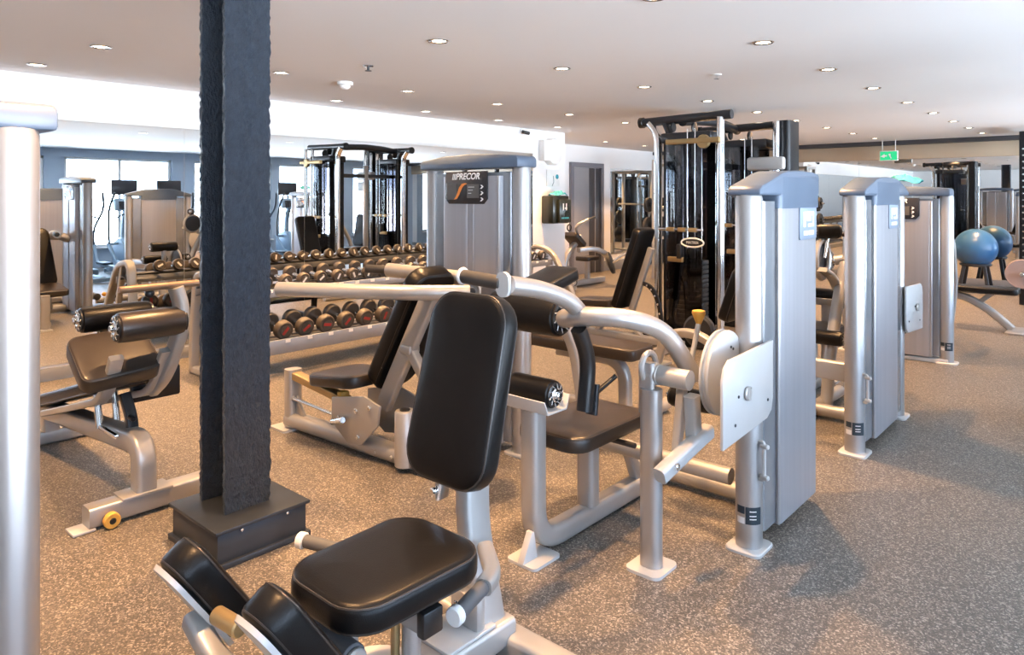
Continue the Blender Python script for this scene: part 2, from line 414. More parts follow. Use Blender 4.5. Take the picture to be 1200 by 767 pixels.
# things on the white pier left of the door
r = thing('emergency_light', 'white bulkhead lamp high on the white pier above the wipes dispenser', 'wall lamp', P(8.1, VL, 2.1))
M().box(P(7.98, VL - .05, 2.11), .20, .104, .30, .02).build('back_box', WHITE, r)
M().lathe(P(8.14, VL + .002, 2.10), V * -1, [(.20, 0), (.205, .06), (.185, .10), (.12, .125), (.03, .13)], 10).build('lamp_head', WHITE, r)
r = thing('notice_sign', 'white square notice with a green mark on the pier', 'sign', P(8.2, VL, 1.72))
M().box(P(8.2, VL - .008, 1.72), .30, .012, .24, .003).build('board', WHITE, r)
m_ = M(); m_.use(MATS['turquoise_cloth']).cyl(P(8.29, VL - .014, 1.74), P(8.29, VL - .02, 1.74), .035); m_.use(BASEB).tube([P(8.2, VL - .016, 1.75), P(8.21, VL - .016, 1.66), P(8.17, VL - .016, 1.60)], .004); m_.build('mark', None, r)
r = thing('wipes_dispenser', 'black boxy wipes dispenser on the white pier with a blue cloth on top', 'dispenser', P(8.15, VL, 1.25))
M().box(P(8.13, VL - .107, 1.26), .38, .22, .40, .02).build('body', DISPG, r)
M().box(P(8.16, VL - .245, 1.24), .28, .06, .34, .02).build('front_cover', DISPG, r)
m_ = M(); m_.use(LETTER); 
for k in (-.05, .02): m_.box(P(8.15 + k, VL - .277, 1.30), .018, .004, .10, 0)
m_.box(P(8.16, VL - .277, 1.28), .05, .004, .018, 0); m_.use(MATS['turquoise_cloth'])
for k in range(5): m_.box(P(8.07 + k * .036, VL - .277, 1.14), .026, .004, .022, 0)
m_.build('printed_mark', None, r)
def cloth(c, su, sv, h, seed, m, name):
    b = M(); n = 22; random.seed(seed); g = []
    for i in range(n):
        for j in range(n):
            a, e = i / (n - 1) * 2 - 1, j / (n - 1) * 2 - 1; rr = math.hypot(a, e); k = 1 - .25 * noise.noise(Vector((math.atan2(e, a + 1e-5), seed, 0)))
            fall = max(0, 1 - (rr * .8) ** 2); z = h * fall * (.45 + .9 * abs(noise.noise(Vector((a * 2.1 + seed, e * 2.1, 1))))) + .003
            f = (max(abs(a), abs(e)) / max(rr, 1e-5)) * k if rr > 1e-5 else 1
            g.append(b.bm.verts.new(c + U * a * su * f + V * e * sv * f + Z * z))
    for i in range(n - 1):
        for j in range(n - 1): b._face((g[i * n + j], g[(i + 1) * n + j], g[(i + 1) * n + j + 1], g[i * n + j + 1]))
    b.bm.verts.ensure_lookup_table()
    r = bmesh.ops.extrude_face_region(b.bm, geom=b.bm.faces[:]); bmesh.ops.translate(b.bm, vec=(0, 0, -.003), verts=[q for q in r['geom'] if isinstance(q, bmesh.types.BMVert)])
    for f in b.bm.faces: f.smooth = True
    return b.build(name, m)
tag(cloth(P(8.15, VL - .14, 1.462), .17, .11, .09, 3, TURQ, 'cleaning_cloth'), 'crumpled blue cleaning cloth on top of the black wipes dispenser', 'cloth')

# ------------------------------------------------------------------ pillar: textured H column on a steel plinth
r = thing('pillar', 'dark pillar with rough textured coating standing on a steel plinth', 'pillar', P(1.49, 2.89, 0))
cu, cv = 1.493, 2.892
def flange(u0, u1, v0, v1, z0, z1, b):
    nz_ = 230; prof = []
    def edge(a, e, n): return [a.lerp(e, i / n) for i in range(n)]
    c = [Vector((-v0, u0, 0)), Vector((-v0, u1, 0)), Vector((-v1, u1, 0)), Vector((-v1, u0, 0))]
    for i in range(4):
        L = (c[(i + 1) % 4] - c[i]).length; prof += edge(c[i], c[(i + 1) % 4], max(2, int(L / .012)))
    cc = sum(c, Vector()) / 4; rings = []
    for k in range(nz_ + 1):
        z = z0 + (z1 - z0) * k / nz_; row = []
        for p in prof:
            q = Vector((p.x, p.y, z)); d = (p - cc); d.z = 0
            row.append(q + d.normalized() * (.006 * noise.noise(q * 38) + .004 * noise.noise(q * 95)))
        rings.append(row)
    b._loft(rings)
b = M()
flange(cu - .10, cu + .10, cv - .112, cv - .092, .15, CEIL, b); flange(cu - .10, cu + .10, cv + .092, cv + .112, .15, CEIL, b)
b.box(P(cu, cv, (.15 + CEIL) / 2), .014, .19, CEIL - .15, 0)
b.build('column_shaft', COLM, r, 60)
b = M(); pu, pv = 1.50, 2.865
b.box(P(pu, pv, .075), .39, .40, .14, .004); b.box(P(pu, pv, .146), .415, .425, .014, .003); b.box(P(pu, pv, .012), .42, .43, .024, .004)
pl = b.build('plinth', PLINTH, r)
b = M()
for x, y in ((-.1, -.214), (.1, -.214), (-.1, .214), (.1, .214)): b.cyl(P(pu + x, pv + y * .97, .13), P(pu + x, pv + y, .13), .006)
b.build('screw', CHROME, pl)
# ------------------------------------------------------------------ weight stack towers
def tower(parent, u0, v0, D, sep, tall, s0, s1, F, sticker=True, far=True, flat=False, placard=False, emblem=False, bracket=True, name='weight_tower', spos=None):
    """slab between two posts; D runs from the near post to the far one, F is the side of the face we see"""
    b0 = P(u0, v0, 0); T = F
    Q = lambda s, t, z: b0 + D * s + T * t + Z * z
    hp = 1.608 if tall else 1.45; dz = hp - 1.45
    th = .084 if flat else .064
    m_ = M()
    def slab(sa, sb, t, za, zb, rc, mt):
        o = rrect((sb - sa) / 2, t, rc, 4)
        m_.use(mt)._loft([[Q((sa + sb) / 2 + a, e, z) for a, e in (o if F.cross(D).z > 0 else o)] for z in (za, zb)])
    slab(.04, sep - .04, .046, .06, hp - .02, .02, SMOKE)
    mid = (s0 + s1) / 2
    if placard:
        slab(s0, mid - .012, th, .05, hp - .04, .03, ALU); slab(mid + .012, s1, th, .05, hp - .04, .03, ALU); slab(mid - .03, mid + .03, th - .008, .05, hp - .04, .008, ALU)
    else: slab(s0, s1, th, .05, hp - .04, .022, ALU)
    m_.use(POST)
    for e in (-1, 1): m_.cyl(Q(s0 + .004, e * (th - .007), .05), Q(s0 + .004, e * (th - .007), hp - .04), .009, n=10)
    body = m_.build(name, None, parent)
    # cap
    tc = th + (.002 if flat else .008); se = sep + .05 if far else s1 + .012
    if flat: pr = [(-.042, .004), (-.042, .052), (-.030, .070), (s0, .082), (mid, .090), (s1, .082), (se - .014, .060), (se, .04), (se, .004)]
    else: pr = [(-.056, .004), (-.056, .028), (-.03, .046), (s0 * .5, .074), (s0 + .01, .100), (s0 + .08, .112), (mid, .117), (s1 - .06, .113), (s1 + .008, .104)] + ([(sep, .05), (se, .03), (se, .004)] if far else [(s1 + .012, .09), (s1 + .012, .004)])
    m_ = M(); m_.prism([Q(s, -tc, hp + z) for s, z in pr], T * tc * 2, .012)
    o = rrect((s1 - s0) / 2 + .010, tc, .026, 4)
    if not placard: m_._loft([[Q(mid + a, e * 1.006, z) for a, e in o] for z in (hp - .052, hp + .084)])
    m_.build('cap', CAP, body)
    # posts and feet
    for s in ((0, sep) if far else (0,)):
        m_ = M(); m_.lathe(Q(s, 0, .012), Z, [(.054, 0), (.054, hp - .02), (.050, hp - .006), (.04, hp - .004)], 32); m_.build('post', POST, body)
        m_ = M(); o = rrect(.085, .075, .03, 4); m_._loft([[Q(s + a * k, e * k, z) for a, e in o] for z, k in ((0, 1), (.010, 1), (.014, .95))]); m_.build('foot_plate', WHITE_METAL, body)
        m_ = M()
        for a, e in ((-.062, -.05), (-.062, .05)): m_.cyl(Q(s + a * (1 if s == 0 else -1), e, .012), Q(s + a * (1 if s == 0 else -1), e, .02), .008)
    view = (P(0, 0, 0) - b0).normalized(); R = Vector((view.y, -view.x, 0)) * -1
    for k in (-.02, .025):
        pass
    if sticker:
        m_ = M(); a0 = math.atan2(-b0.y, -b0.x)
        pp = spos if spos is not None else 0; c = b0 + D * (sep * pp)
        a0 = math.atan2(-c.y, -c.x)
        for k, (aa, ab, za, zb, mt) in enumerate([(-.25, .95, .115, .185, STICKER), (-.95, -.32, .115, .140, LETTER), (-.95, -.32, .155, .185, STICKER)]):
            m_.use(mt); n = 8
            m_._loft([[c + Vector((math.cos(a0 + aa + (ab - aa) * i / n), math.sin(a0 + aa + (ab - aa) * i / n), 0)) * rr + Z * z for rr in (.0535, .0552) for i in (range(n + 1) if rr < .054 else range(n, -1, -1))] for z in (za, zb)])
        m_.use(LETTER)
        for z in (.135, .148, .166):
            m_._loft([[c + Vector((math.cos(a0 + aa), math.sin(a0 + aa), 0)) * rr + Z * (z + q) for rr, aa in ((.0548, .05), (.0548, .3), (.0548, .55), (.0556, .55), (.0556, .3), (.0556, .05))] for q in (0, .004)])
        m_.build('safety_sticker', None, body)
    if bracket:
        c = b0; dirn = (T * .9 - D * .3).normalized() if True else T
        m_ = M(); p = lambda o_, z: c + dirn * o_ + Z * z
        m_.use(WHITE_METAL).tube([p(.05, .455), p(.078, .455), p(.078, .30), p(.05, .30)], .007, .02, n=8)
        for z in (.44, .315): m_.cyl(p(.06, z), p(.10, z), .010, n=12)
        m_.build('pin_holder', None, body)
    if emblem:
        zc = hp - .122; f0 = th + .001; cs = s1 - .135; K = 1.45
        m_ = M(); o = rrect(.075 * K, .052 * K, .012, 3); m_.prism([Q(cs + a, f0, zc + e) for a, e in o], T * .005, .001); pl = m_.build('emblem_plate', EMBLEM, body)
        m_ = M(); f1 = f0 + .006; m_.use(LETTER)
        # the badge: white panel with an open letter shape, two white bars below
        sg = 1
        def q(pts): m_.prism([Q(cs + a * K, f1, zc + e * K) for a, e in pts], T * .0015, 0)
        q([(-.048, -.012), (-.030, -.012), (-.030, .036), (-.048, .036)]); q([(-.030, .024), (.046, .024), (.046, .036), (-.030, .036)])
        q([(.032, -.012), (.046, -.012), (.046, .024), (.032, .024)]); q([(-.008, -.012), (.032, -.012), (.032, -.002), (-.008, -.002)]); q([(-.018, .006), (.018, .006), (.018, .024), (-.018, .024)])
        q([(-.046, -.038), (-.008, -.038), (-.008, -.024), (-.046, -.024)]); q([(-.002, -.038), (.044, -.038), (.044, -.024), (-.002, -.024)])
        m_.build('emblem_mark', None, body)
    if placard:
        zt = hp - .012; hw = (s1 - s0) * .37; f0 = th + .001; hgt = .19
        R_ = T.cross(Z) * -1    # to the right when looking at the face
        R_ = Z.cross(T)
        cc = Q(mid, f0, 0) - R_ * .02
        A = lambda x, z, t=0: cc + R_ * x + T * t + Z * z
        o = [(-hw, zt), (-hw, zt - hgt + .03), (-hw + .03, zt - hgt), (hw - .03, zt - hgt), (hw, zt - hgt + .03), (hw, zt)]
        m_ = M(); m_.prism([A(x, z) for x, z in o], T * .006, .001); m_.build('placard', PLACARD, body)
        m_ = M(); t1 = .0068
        m_.use(PLAC2).prism([A(.01, zt - .075, t1), (A(.01, zt - .155, t1)), A(hw * .62, zt - .155, t1), A(hw * .62, zt - .075, t1)], T * .001, 0)
        m_.prism([A(-hw + .012, zt - .07, t1), A(-hw + .012, zt - .165, t1), A(-hw * .45, zt - .165, t1), A(-hw * .45, zt - .07, t1)], T * .001, 0)
        m_.use(ORANGE); 
        sw = [(-.085, -.165), (-.062, -.160), (-.045, -.135), (-.025, -.095), (-.008, -.078), (.012, -.072), (-.004, -.068), (-.028, -.072), (-.048, -.095), (-.064, -.135), (-.075, -.152)]
        m_.prism([A(x * hw / .15, zt + z, t1 + .001) for x, z in sw], T * .001, 0)
        m_.use(LETTER)
        for k in range(3):
            z = zt - .092 - k * .036; x = hw * .76
            m_.prism([A(x - .016, z - .010, t1), A(x - .004, z - .010, t1), A(x + .012, z + .002, t1), A(x - .002, z + .012, t1), A(x - .012, z + .012, t1), A(x - .001, z + .002, t1)], T * .001, 0)
        for k in range(3): m_.prism([A(.02, zt - .09 - k * .018, t1 + .001), A(.02, zt - .093 - k * .018, t1 + .001), A(.02 + .05 - k * .012, zt - .093 - k * .018, t1 + .001), A(.02 + .05 - k * .012, zt - .09 - k * .018, t1 + .001)], T * .0008, 0)
        for k in range(3):
            x = -hw * .66 + k * .011; m_.prism([A(x, zt - .048, t1), A(x + .006, zt - .048, t1), A(x + .015, zt - .012, t1), A(x + .009, zt - .012, t1)], T * .001, 0)
        m_.build('placard_print', None, body)
        text('placard_lettering', 'PRECOR', .052, A(.014, zt - .030, t1 + .0005), R_, Z, LETTER, body, shear=.25, bold=.0012)
    return body

def piped(m_, outs, r=.0035):
    m_.use(PIPING)
    for o in outs: m_.tube(o, r, n=6, close=True)
def cushion(name, parent, c, n, x, sx, sy, th, rc=.06, e=.018, taper=1.0, m=VINYL, crown=.006, pipe=True, backing=True):
    m_ = M(); m_.use(m); o = m_.pad(c, n, x, sx, sy, th, rc, e, taper, crown); ob = m_.build(name, None, parent, 50)
    if pipe:
        q = M(); piped(q, o); q.build('piping', None, ob)
    return ob
def roller(name, parent, a, b, r, cap=.012, m=VINYL):
    a, b = Vector(a), Vector(b); d = (b - a).normalized(); L = (b - a).length
    m_ = M(); m_.lathe(a, d, [(r * .80, 0), (r * .96, .006), (r, .02), (r, L - .02), (r * .96, L - .006), (r * .80, L)], 32); ob = m_.build(name, m, parent)
    for o, e in ((a, d * -1), (b, d)):
        q = M()
        q.use(BLACK).lathe(o, e, [(r * .84, -.004), (r * .86, .006), (r * .70, .010), (r * .66, .004)], 28, cap=False)
        q.use(CHROME).lathe(o, e, [(r * .52, -.002), (r * .50, .010), (r * .40, .014), (r * .3, .012)], 24)
        q.use(WHITE_METAL)
        for k in range(10):
            t = 2 * PI * k / 10; x = e.cross(Z).normalized(); y = e.cross(x)
            w1 = (x * math.cos(t) + y * math.sin(t)); w2 = (x * math.cos(t + .22) + y * math.sin(t + .22))
            q.tube([o + e * .009 + w1 * r * .54, o + e * .009 + w2 * r * .78], r * .035, n=5)
        q.use(CHROME).cyl(o + e * .008, o + e * .03, r * .26, n=16)
        q.build('end_cap', None, ob)
    return ob

# ------------------------------------------------------------------ leg curl machines of the tower row
def leg_curl(label, f, group):
    F = lambda u, v, z: P(f(u), v, z)
    sg = 1 if f(1) > f(0) else -1
    r = thing('leg_curl_machine', label, 'exercise machine', F(2.55, 1.6, 0), group)
    ta = (f(2.85), U) if sg > 0 else (f(2.85), U * -1)
    if sg > 0: tower(r, f(2.85), 1.2, U, .66, False, .17, .64, V * -1, emblem=True, far=False)
    else: tower(r, f(2.85) - .9, 1.19, U, .9, False, .17, .70, V * -1, emblem=True)
    # frame: U shaped seat frame, cross rails
    m_ = M(); m_.use(SILVER)
    m_.bar([F(2.2, 1.82, .595), F(2.2, 1.82, .05), F(3.22, 1.82, .05)], .085, .085, .16, .022, k=8, up=V); m_.build('seat_frame', None, r)
    m_ = M(); m_.bar([F(2.58, 1.82, .09), F(2.58, 1.82, .41)], .085, .075, 0, .02, up=U); m_.build('seat_upright', SILVER, r)
    m_ = M(); m_.tube([F(3.22, 1.98, .055), F(3.22, 1.25, .055)], .042); m_.build('cross_rail', SILVER, r)
    m_ = M(); m_.tube([F(2.9, 2.02, .25), F(2.9, 1.30, .25)], .036); m_.build('cross_rail', SILVER, r)
    m_ = M(); m_.bar([F(3.0, 1.82, .06), F(2.9, 1.82, .27)], .06, .05, 0, .012, up=V); m_.build('brace', SILVER, r)
    m_ = M(); o = rrect(.085, .075, .02, 4); m_._loft([[F(2.19 + a, 1.81 + e, z) for a, e in o] for z in (0, .012)]); 
    m_.prism([F(2.19, 1.79, .012), F(2.10, 1.79, .012), F(2.155, 1.79, .12), F(2.17, 1.79, .12)], V * .03, .002); m_.build('front_foot', WHITE_METAL, r)
    # seat
    m_ = M(); m_.box(F(2.55, 1.82, .405), .36, .10, .02, .006); m_.cyl(F(2.62, 1.60, .385), F(2.62, 1.80, .385), .012); m_.build('seat_bracket', DARKSTEEL, r)
    cushion('seat', r, F(2.56, 1.83, .412), Z, V, .36, .56, .068, .09, .022, m=WARMVINYL if sg > 0 else VINYL)
    # thigh roller in its tray
    m_ = M(); o = [(-.085, .655), (-.06, .60), (.06, .60), (.085, .655), (.079, .657), (.056, .608), (-.056, .608), (-.079, .657)]
    m_.prism([F(2.21 + a, 1.945, z) for a, z in o], V * -.24, .001); m_.build('roller_tray', WHITE_METAL, r)
    roller('thigh_roller', r, F(2.21, 1.72, .668), F(2.21, 1.935, .668), .056)
    # pivot post with bearing
    m_ = M(); m_.tube([F(2.44, 1.42, .012), F(2.44, 1.42, .70)], 0, rect=rrect(.042, .036, .03, 5)); m_.bar([F(2.44, 1.44, .60), F(2.44, 1.44, .80)], .07, .03, 0, .02, up=U); m_.build('pivot_post', POST, r)
    m_ = M(); o = rrect(.085, .075, .03, 4); m_._loft([[F(2.44 + a, 1.42 + e, z) for a, e in o] for z in (0, .012)]); m_.build('pivot_foot', WHITE_METAL, r)
    m_ = M(); m_.lathe(F(2.47, 1.47, .75), V * -1, [(.03, 0), (.045, .006), (.046, .05), (.042, .055), (.042, .07), (.038, .072), (.038, .2)], 24); 
    m_.torus(F(2.47, 1.45, .775), V, .055, .012); m_.build('pivot_bearing', SILVER, r)
    # swing arm with big roller
    m_ = M(); m_.use(POST).tube([F(2.29, 1.74, .955), F(2.26, 1.60, .985), F(2.33, 1.45, .985), F(2.50, 1.39, .92), F(2.64, 1.34, .72)], .037, .12, n=16, k=8); m_.build('swing_arm', None, r)
    roller('lift_roller', r, F(2.31, 1.76, .955), F(2.31, 2.13, .955), .08)
    m_ = M(); m_.use(POST).tube([F(1.88, 1.67, 1.135), F(2.05, 1.66, 1.105), F(2.22, 1.65, 1.045), F(2.33, 1.65, .95)], .034, .10, n=16, k=8)
    m_.use(WHITE_METAL); m_._loft([[F(1.87, 1.685 + a, 1.137 + e) + U * k * sg for a, e in rrect(.03, .045, .028, 5)] for k in (-.008, .008)]); m_.build('handle_arm', None, r)
    m_ = M(); m_.use(GRIP).cyl(F(1.88, 1.70, 1.14), F(1.88, 1.90, 1.15), .026); m_.use(WHITE_METAL).torus(F(1.88, 1.90, 1.15), V, .026, .008); m_.build('grip', None, r)
    for v in (1.64, 2.16):
        m_ = M(); m_.bar([F(2.26, v, .93), F(2.33, v, .80), F(2.30, v, .60)], .055, .06, .10, .02, up=V); m_.build('shin_bracket', BLACK, r)
    m_ = M(); m_.bar([F(2.35, 1.63, .70), F(2.335, 1.63, .58)], .02, .05, 0, .006, up=V); m_.build('shin_stop', DARKSTEEL, r)
    # back cushion, seen behind the roller from the aisle side
    cushion('back_pad', r, F(2.62, 2.12, 1.0), (U * -.25 * sg + Z).normalized(), V, .20, .42, .06, .05)
    m_ = M(); m_.bar([F(2.86, 2.02, .25), F(2.80, 2.06, .75), F(2.62, 2.1, .99)], .05, .05, .15, .012); m_.build('pad_arm', SILVER, r)
    # cam wheel, link and cover plate
    m_ = M(); m_.use(WHITE_METAL).lathe(F(2.69, 1.22, .745), V, [(.150, 0), (.168, .004), (.170, .012), (.160, .014), (.155, .022), (.160, .03), (.170, .032), (.168, .042), (.150, .046)], 48)
    m_.use(DARKSTEEL)
    for a, e in ((.03, .10), (.05, .09)): m_.cyl(F(2.69 + a, 1.223, .745 + e), F(2.69 + a, 1.216, .745 + e), .006, n=10)
    m_.use(CHROME).cyl(F(2.69, 1.24, .745), F(2.69, 1.17, .745), .022); m_.build('cam_wheel', None, r)
    m_ = M(); m_.use(WHITE_METAL).bar([F(2.70, 1.19, .76), F(2.62, 1.19, .52)], .014, .035, 0, .004, up=V); m_.bar([F(2.36, 1.34, .40), F(2.58, 1.30, .485), F(2.68, 1.30, .50)], .06, .055, .06, .015, up=V)
    m_.bar([F(2.60, 1.32, .46), F(2.58, 1.32, .66)], .06, .05, 0, .01, up=V)
    m_.use(CHROME)
    for a in (.0, .09): m_.cyl(F(2.42 + a, 1.31, .43 + a * .35), F(2.42 + a, 1.29, .43 + a * .35), .014, n=12)
    m_.cyl(F(2.64, 1.19, .53), F(2.64, 1.17, .53), .016); m_.build('cam_link', None, r)
    m_ = M(); o = [(2.42, .53), (2.42, .78), (2.44, .825), (2.48, .848), (2.89, .862), (2.89, .63), (2.875, .58), (2.83, .555)]
    m_.use(WHITE_METAL).prism([F(u, 1.128, z) for u, z in o], V * -.014, .004)
    m_.use(SILVER).cyl(F(2.62, 1.112, .70), F(2.62, 1.10, .70), .026); m_.bar([F(2.62, 1.102, .725), F(2.62, 1.102, .675)], .018, .012, 0, .004, up=V)
    m_.use(DARKSTEEL)
    for u, z in ((2.55, .70), (2.66, .71), (2.52, .60), (2.83, .63)): m_.cyl(F(u, 1.115, z), F(u, 1.110, z), .006, n=10)
    m_.build('cam_cover', None, r)
    # adjuster lever with yellow knob behind the wheel
    if sg > 0:
        m_ = M(); m_.use(WHITE_METAL).tube([F(3.0, 1.55, .63), F(3.06, 1.53, .86)], .012); m_.box(F(2.98, 1.57, .62), .12, .09, .06, .01); m_.bar([F(2.98, 1.6, .27), F(2.98, 1.57, .60)], .04, .05, 0, .01); m_.build('adjuster_lever', None, r)
        m_ = M(); m_.lathe(F(3.06, 1.53, .855), Z, [(.012, 0), (.024, .03), (.032, .05), (.030, .062), (.012, .066)], 18); m_.build('knob', YELLOW, r)
    else:
        m_ = M(); m_.tube([P(5.36, 1.55, .97), P(5.20, 1.55, .74), P(5.04, 1.56, .36), P(4.98, 1.56, .03)], .04, .2, n=14); m_.build('arched_frame', SILVER, r)
        m_ = M(); m_.bar([P(4.33, 1.24, .44), P(4.33, 1.95, .44), P(4.33, 1.95, .03)], .055, .11, .1, .015); m_.build('side_beam', SILVER, r)
        m_ = M(); m_.use(SILVER).torus(P(5.08, 1.62, 1.02), V, .13, .022); m_.use(DARKSTEEL).lathe(P(5.08, 1.63, 1.02), V, [(.02, 0), (.12, .004), (.12, .014), (.02, .018)], 28); m_.build('cam_ring', None, r)
        m_ = M(); m_.use(WHITE_METAL).bar([P(4.95, 1.58, .96), P(5.15, 1.58, .90), P(5.42, 1.58, .70)], .03, .07, .08, .01, up=V); m_.use(CHROME).cyl(P(5.06, 1.56, .92), P(5.06, 1.55, .92), .015); m_.build('lever_arm', None, r)
        m_ = M(); m_.tube([P(5.05, 1.60, 1.03), P(5.11, 1.59, 1.20)], .014); m_.build('roller_stem', CHROME, r)
        roller('head_roller', r, P(5.04, 1.64, 1.21), P(5.12, 1.52, 1.21), .05)
        m_ = M(); m_.tube([P(4.7, 1.60, .05), P(5.4, 1.60, .05)], .04); m_.build('cross_rail', SILVER, r)
    roller('ankle_roller', r, F(3.05, 1.46, .50), F(3.05, 1.66, .50), .05)
    return r
MG = 'leg curl machines of the weight tower row'
leg_curl('silver leg curl machine with warm-lit black seat, joined to the nearest aisle weight tower', lambda u: u, MG)
leg_curl('leg curl machine at the second weight tower along the aisle, its seat behind the tower', lambda u: 8.04 - u, MG)

# ------------------------------------------------------------------ third tower along the aisle, face on, with placard
r = thing('weight_machine', 'weight tower with dark placard, behind the two aisle towers, turquoise cloth on top', 'exercise machine', P(7.13, 1.6, 0))
tower(r, 7.13, 1.23, V, .80, False, .10, .66, U * -1, placard=True, bracket=False, flat=True)
M().box(P(7.13, 1.63, .02), .14, .84, .036, .006).build('base_plate', WHITE_METAL, r)
m_ = M(); m_.bar([P(7.2, 1.63, .05), P(8.5, 1.63, .05)], .09, .07, 0, .02); m_.bar([P(8.1, 1.63, .07), P(8.1, 1.63, .42)], .08, .08, 0, .02, up=U); m_.build('seat_frame', SILVER, r)
cushion('seat', r, P(8.1, 1.63, .42), Z, V, .36, .40, .07, .09)
cushion('backrest', r, P(8.36, 1.63, .80), (U * -1 + Z * .15), V, .34, .62, .07, .08)
m_ = M(); m_.bar([P(8.42, 1.63, .07), P(8.40, 1.63, 1.05)], .06, .08, 0, .015, up=U); m_.build('back_post', SILVER, r)
m_ = M()
m_.bar([P(8.35, 1.42, .05), P(8.28, 1.36, .55), P(8.0, 1.34, 1.05), P(7.75, 1.40, 1.12)], .06, .07, .15, .02); m_.build('press_arm', SILVER, r)
tag(cloth(P(7.13, 1.58, 1.565), .09, .17, .12, 8, TURQ, 'towel'), 'crumpled turquoise cloth lying on top of the placard tower', 'cloth')

# ------------------------------------------------------------------ near left tower (mostly outside the frame)
r = thing('weight_machine', 'tall weight tower cut off by the left edge, polished post and blue grey cap', 'exercise machine', P(.52, 2.0, 0))
tower(r, .494, 2.053, V, .74, True, .12, .60, U * -1, flat=True, placard=True, bracket=False, sticker=False)
m_ = M(); m_.bar([P(.50, 2.0, .03), P(.50, 2.85, .03)], .16, .04, 0, .01); m_.build('base_plate', WHITE_METAL, r)

# ------------------------------------------------------------------ foreground seated machine with two shin pads
r = thing('leg_extension_machine', 'foreground machine with black seat, tall black backrest and two shin pads', 'exercise machine', P(1.3, 1.55, 0))
cushion('seat', r, P(1.185, 1.485, .425), Z, V, .335, .445, .078, .10, .024, taper=1.08)
bn = Vector(U * -1 + Z * .25).normalized()
cushion('backrest', r, P(1.60, 1.585, .845), bn, V, .355, .585, .075, .10, .022, taper=.93)
m_ = M(); m_.use(SILVER).bar([P(1.62, 1.505, .04), P(1.60, 1.595, .50), P(1.72, 1.60, .95)], .066, .11, .18, .02, up=U, k=8); m_.build('back_post', None, r)
m_ = M(); m_.prism([P(1.53, 1.66, .66), P(1.53, 1.63, .66), P(1.50, 1.63, .50), P(1.50, 1.66, .50)], U * .05, .003); m_.use(CHROME).cyl(P(1.505, 1.645, .53), P(1.49, 1.645, .53), .012); m_.build('back_bracket', None, r)
m_ = M(); m_.use(SILVER).box(P(1.545, 1.54, .17), .04, .12, .14, .012); m_.use(CHROME).cyl(P(1.53, 1.565, .20), P(1.515, 1.565, .20), .011); m_.build('gusset', None, r)
m_ = M(); m_.use(SILVER).bar([P(1.68, 1.53, .09), P(.80, 1.55, .09)], .14, .08, 0, .015); m_.use(WHITE_METAL).box(P(1.5, 1.55, .135), .20, .16, .012, .004); m_.build('base_beam', None, r)
m_ = M(); m_.bar([P(.95, 1.9, .045), P(.95, 1.2, .045)], .09, .08, 0, .02); m_.build('base_foot', SILVER, r)
m_ = M(); m_.bar([P(1.68, 1.85, .045), P(1.68, 1.2, .045)], .09, .08, 0, .02); m_.build('base_foot', SILVER, r)
for u, v in ((1.12, 1.56), (1.25, 1.46)):
    m_ = M(); m_.use(POST).tube([P(u, v, .12), P(u, v, .42)], .026, n=16); m_.use(BRASS).bar([P(u - .03, v + .03, .12), P(u - .03, v + .03, .40)], .02, .02, 0, .004, up=U); m_.build('seat_post', None, r)
m_ = M(); m_.use(SILVER).bar([P(1.20, 1.60, .385), P(1.20, 1.335, .385)], .06, .06, 0, .008); m_.use(BLACK).box(P(1.20, 1.33, .385), .066, .03, .066, .006); m_.build('seat_bracket', None, r)
m_ = M(); m_.use(GREYGRIP).cyl(P(1.44, 1.37, .36), P(1.30, 1.33, .36), .021); m_.use(WHITE).cyl(P(1.30, 1.33, .36), P(1.275, 1.325, .36), .026); m_.use(SILVER).bar([P(1.58, 1.50, .37), P(1.50, 1.39, .36), P(1.43, 1.365, .36)], .05, .045, .04, .015); m_.build('handle', None, r)
m_ = M(); m_.use(GREYGRIP).cyl(P(1.32, 2.08, .30), P(1.42, 1.80, .29), .021); m_.use(WHITE).cyl(P(1.32, 2.08, .30), P(1.311, 2.105, .30), .027); m_.use(SILVER).bar([P(1.42, 1.81, .28), P(1.52, 1.66, .29), P(1.60, 1.55, .29)], .045, .045, .06, .015); m_.build('handle', None, r)
pn = Vector(U * .83 + Z * .56).normalized()
for cu_, cv_, cz in ((.86, 1.765, .465), (.88, 1.40, .475)):
    a = cushion('shin_pad', r, P(cu_, cv_, cz) - pn * .06, pn, V, .135, .30, .085, .055, .022, taper=.95)
    q = M(); c = P(cu_, cv_, cz) - pn * .068; yy = pn.cross(V)
    q.use(WHITE_METAL)._loft([[c + V * x * k + yy * y * k + pn * h for x, y in rrect(.066, .148, .05, 5)] for h, k in ((-.006, .97), (.006, 1))]); q.build('backing_plate', None, a)
m_ = M(); m_.use(SILVER).bar([P(.80, 1.765, .40), P(.80, 1.60, .33), P(.85, 1.40, .40)], .05, .05, .08, .012); m_.use(BRASS).cyl(P(.83, 1.70, .42), P(.84, 1.60, .42), .022); m_.build('pad_crossbar', None, r)
m_ = M(); m_.bar([P(.80, 1.58, .36), P(.78, 1.58, .16), P(.95, 1.57, .12)], .07, .06, .08, .02); m_.build('pad_lever', SILVER, r)
m_ = M(); m_.use(GREYGRIP).cyl(P(1.02, 1.60, .345), P(1.02, 1.40, .345), .036); m_.use(SILVER).cyl(P(1.02, 1.40, .345), P(1.02, 1.385, .345), .03); m_.bar([P(1.02, 1.52, .345), P(1.10, 1.52, .12)], .05, .05, 0, .01, up=V); m_.build('pivot_axle', None, r)
m_ = M(); m_.lathe(P(1.2, 1.56, .12), Z, [(.15, 0), (.155, .008), (.14, .02), (.04, .024)], 32); m_.build('cam_disc', WHITE_METAL, r)
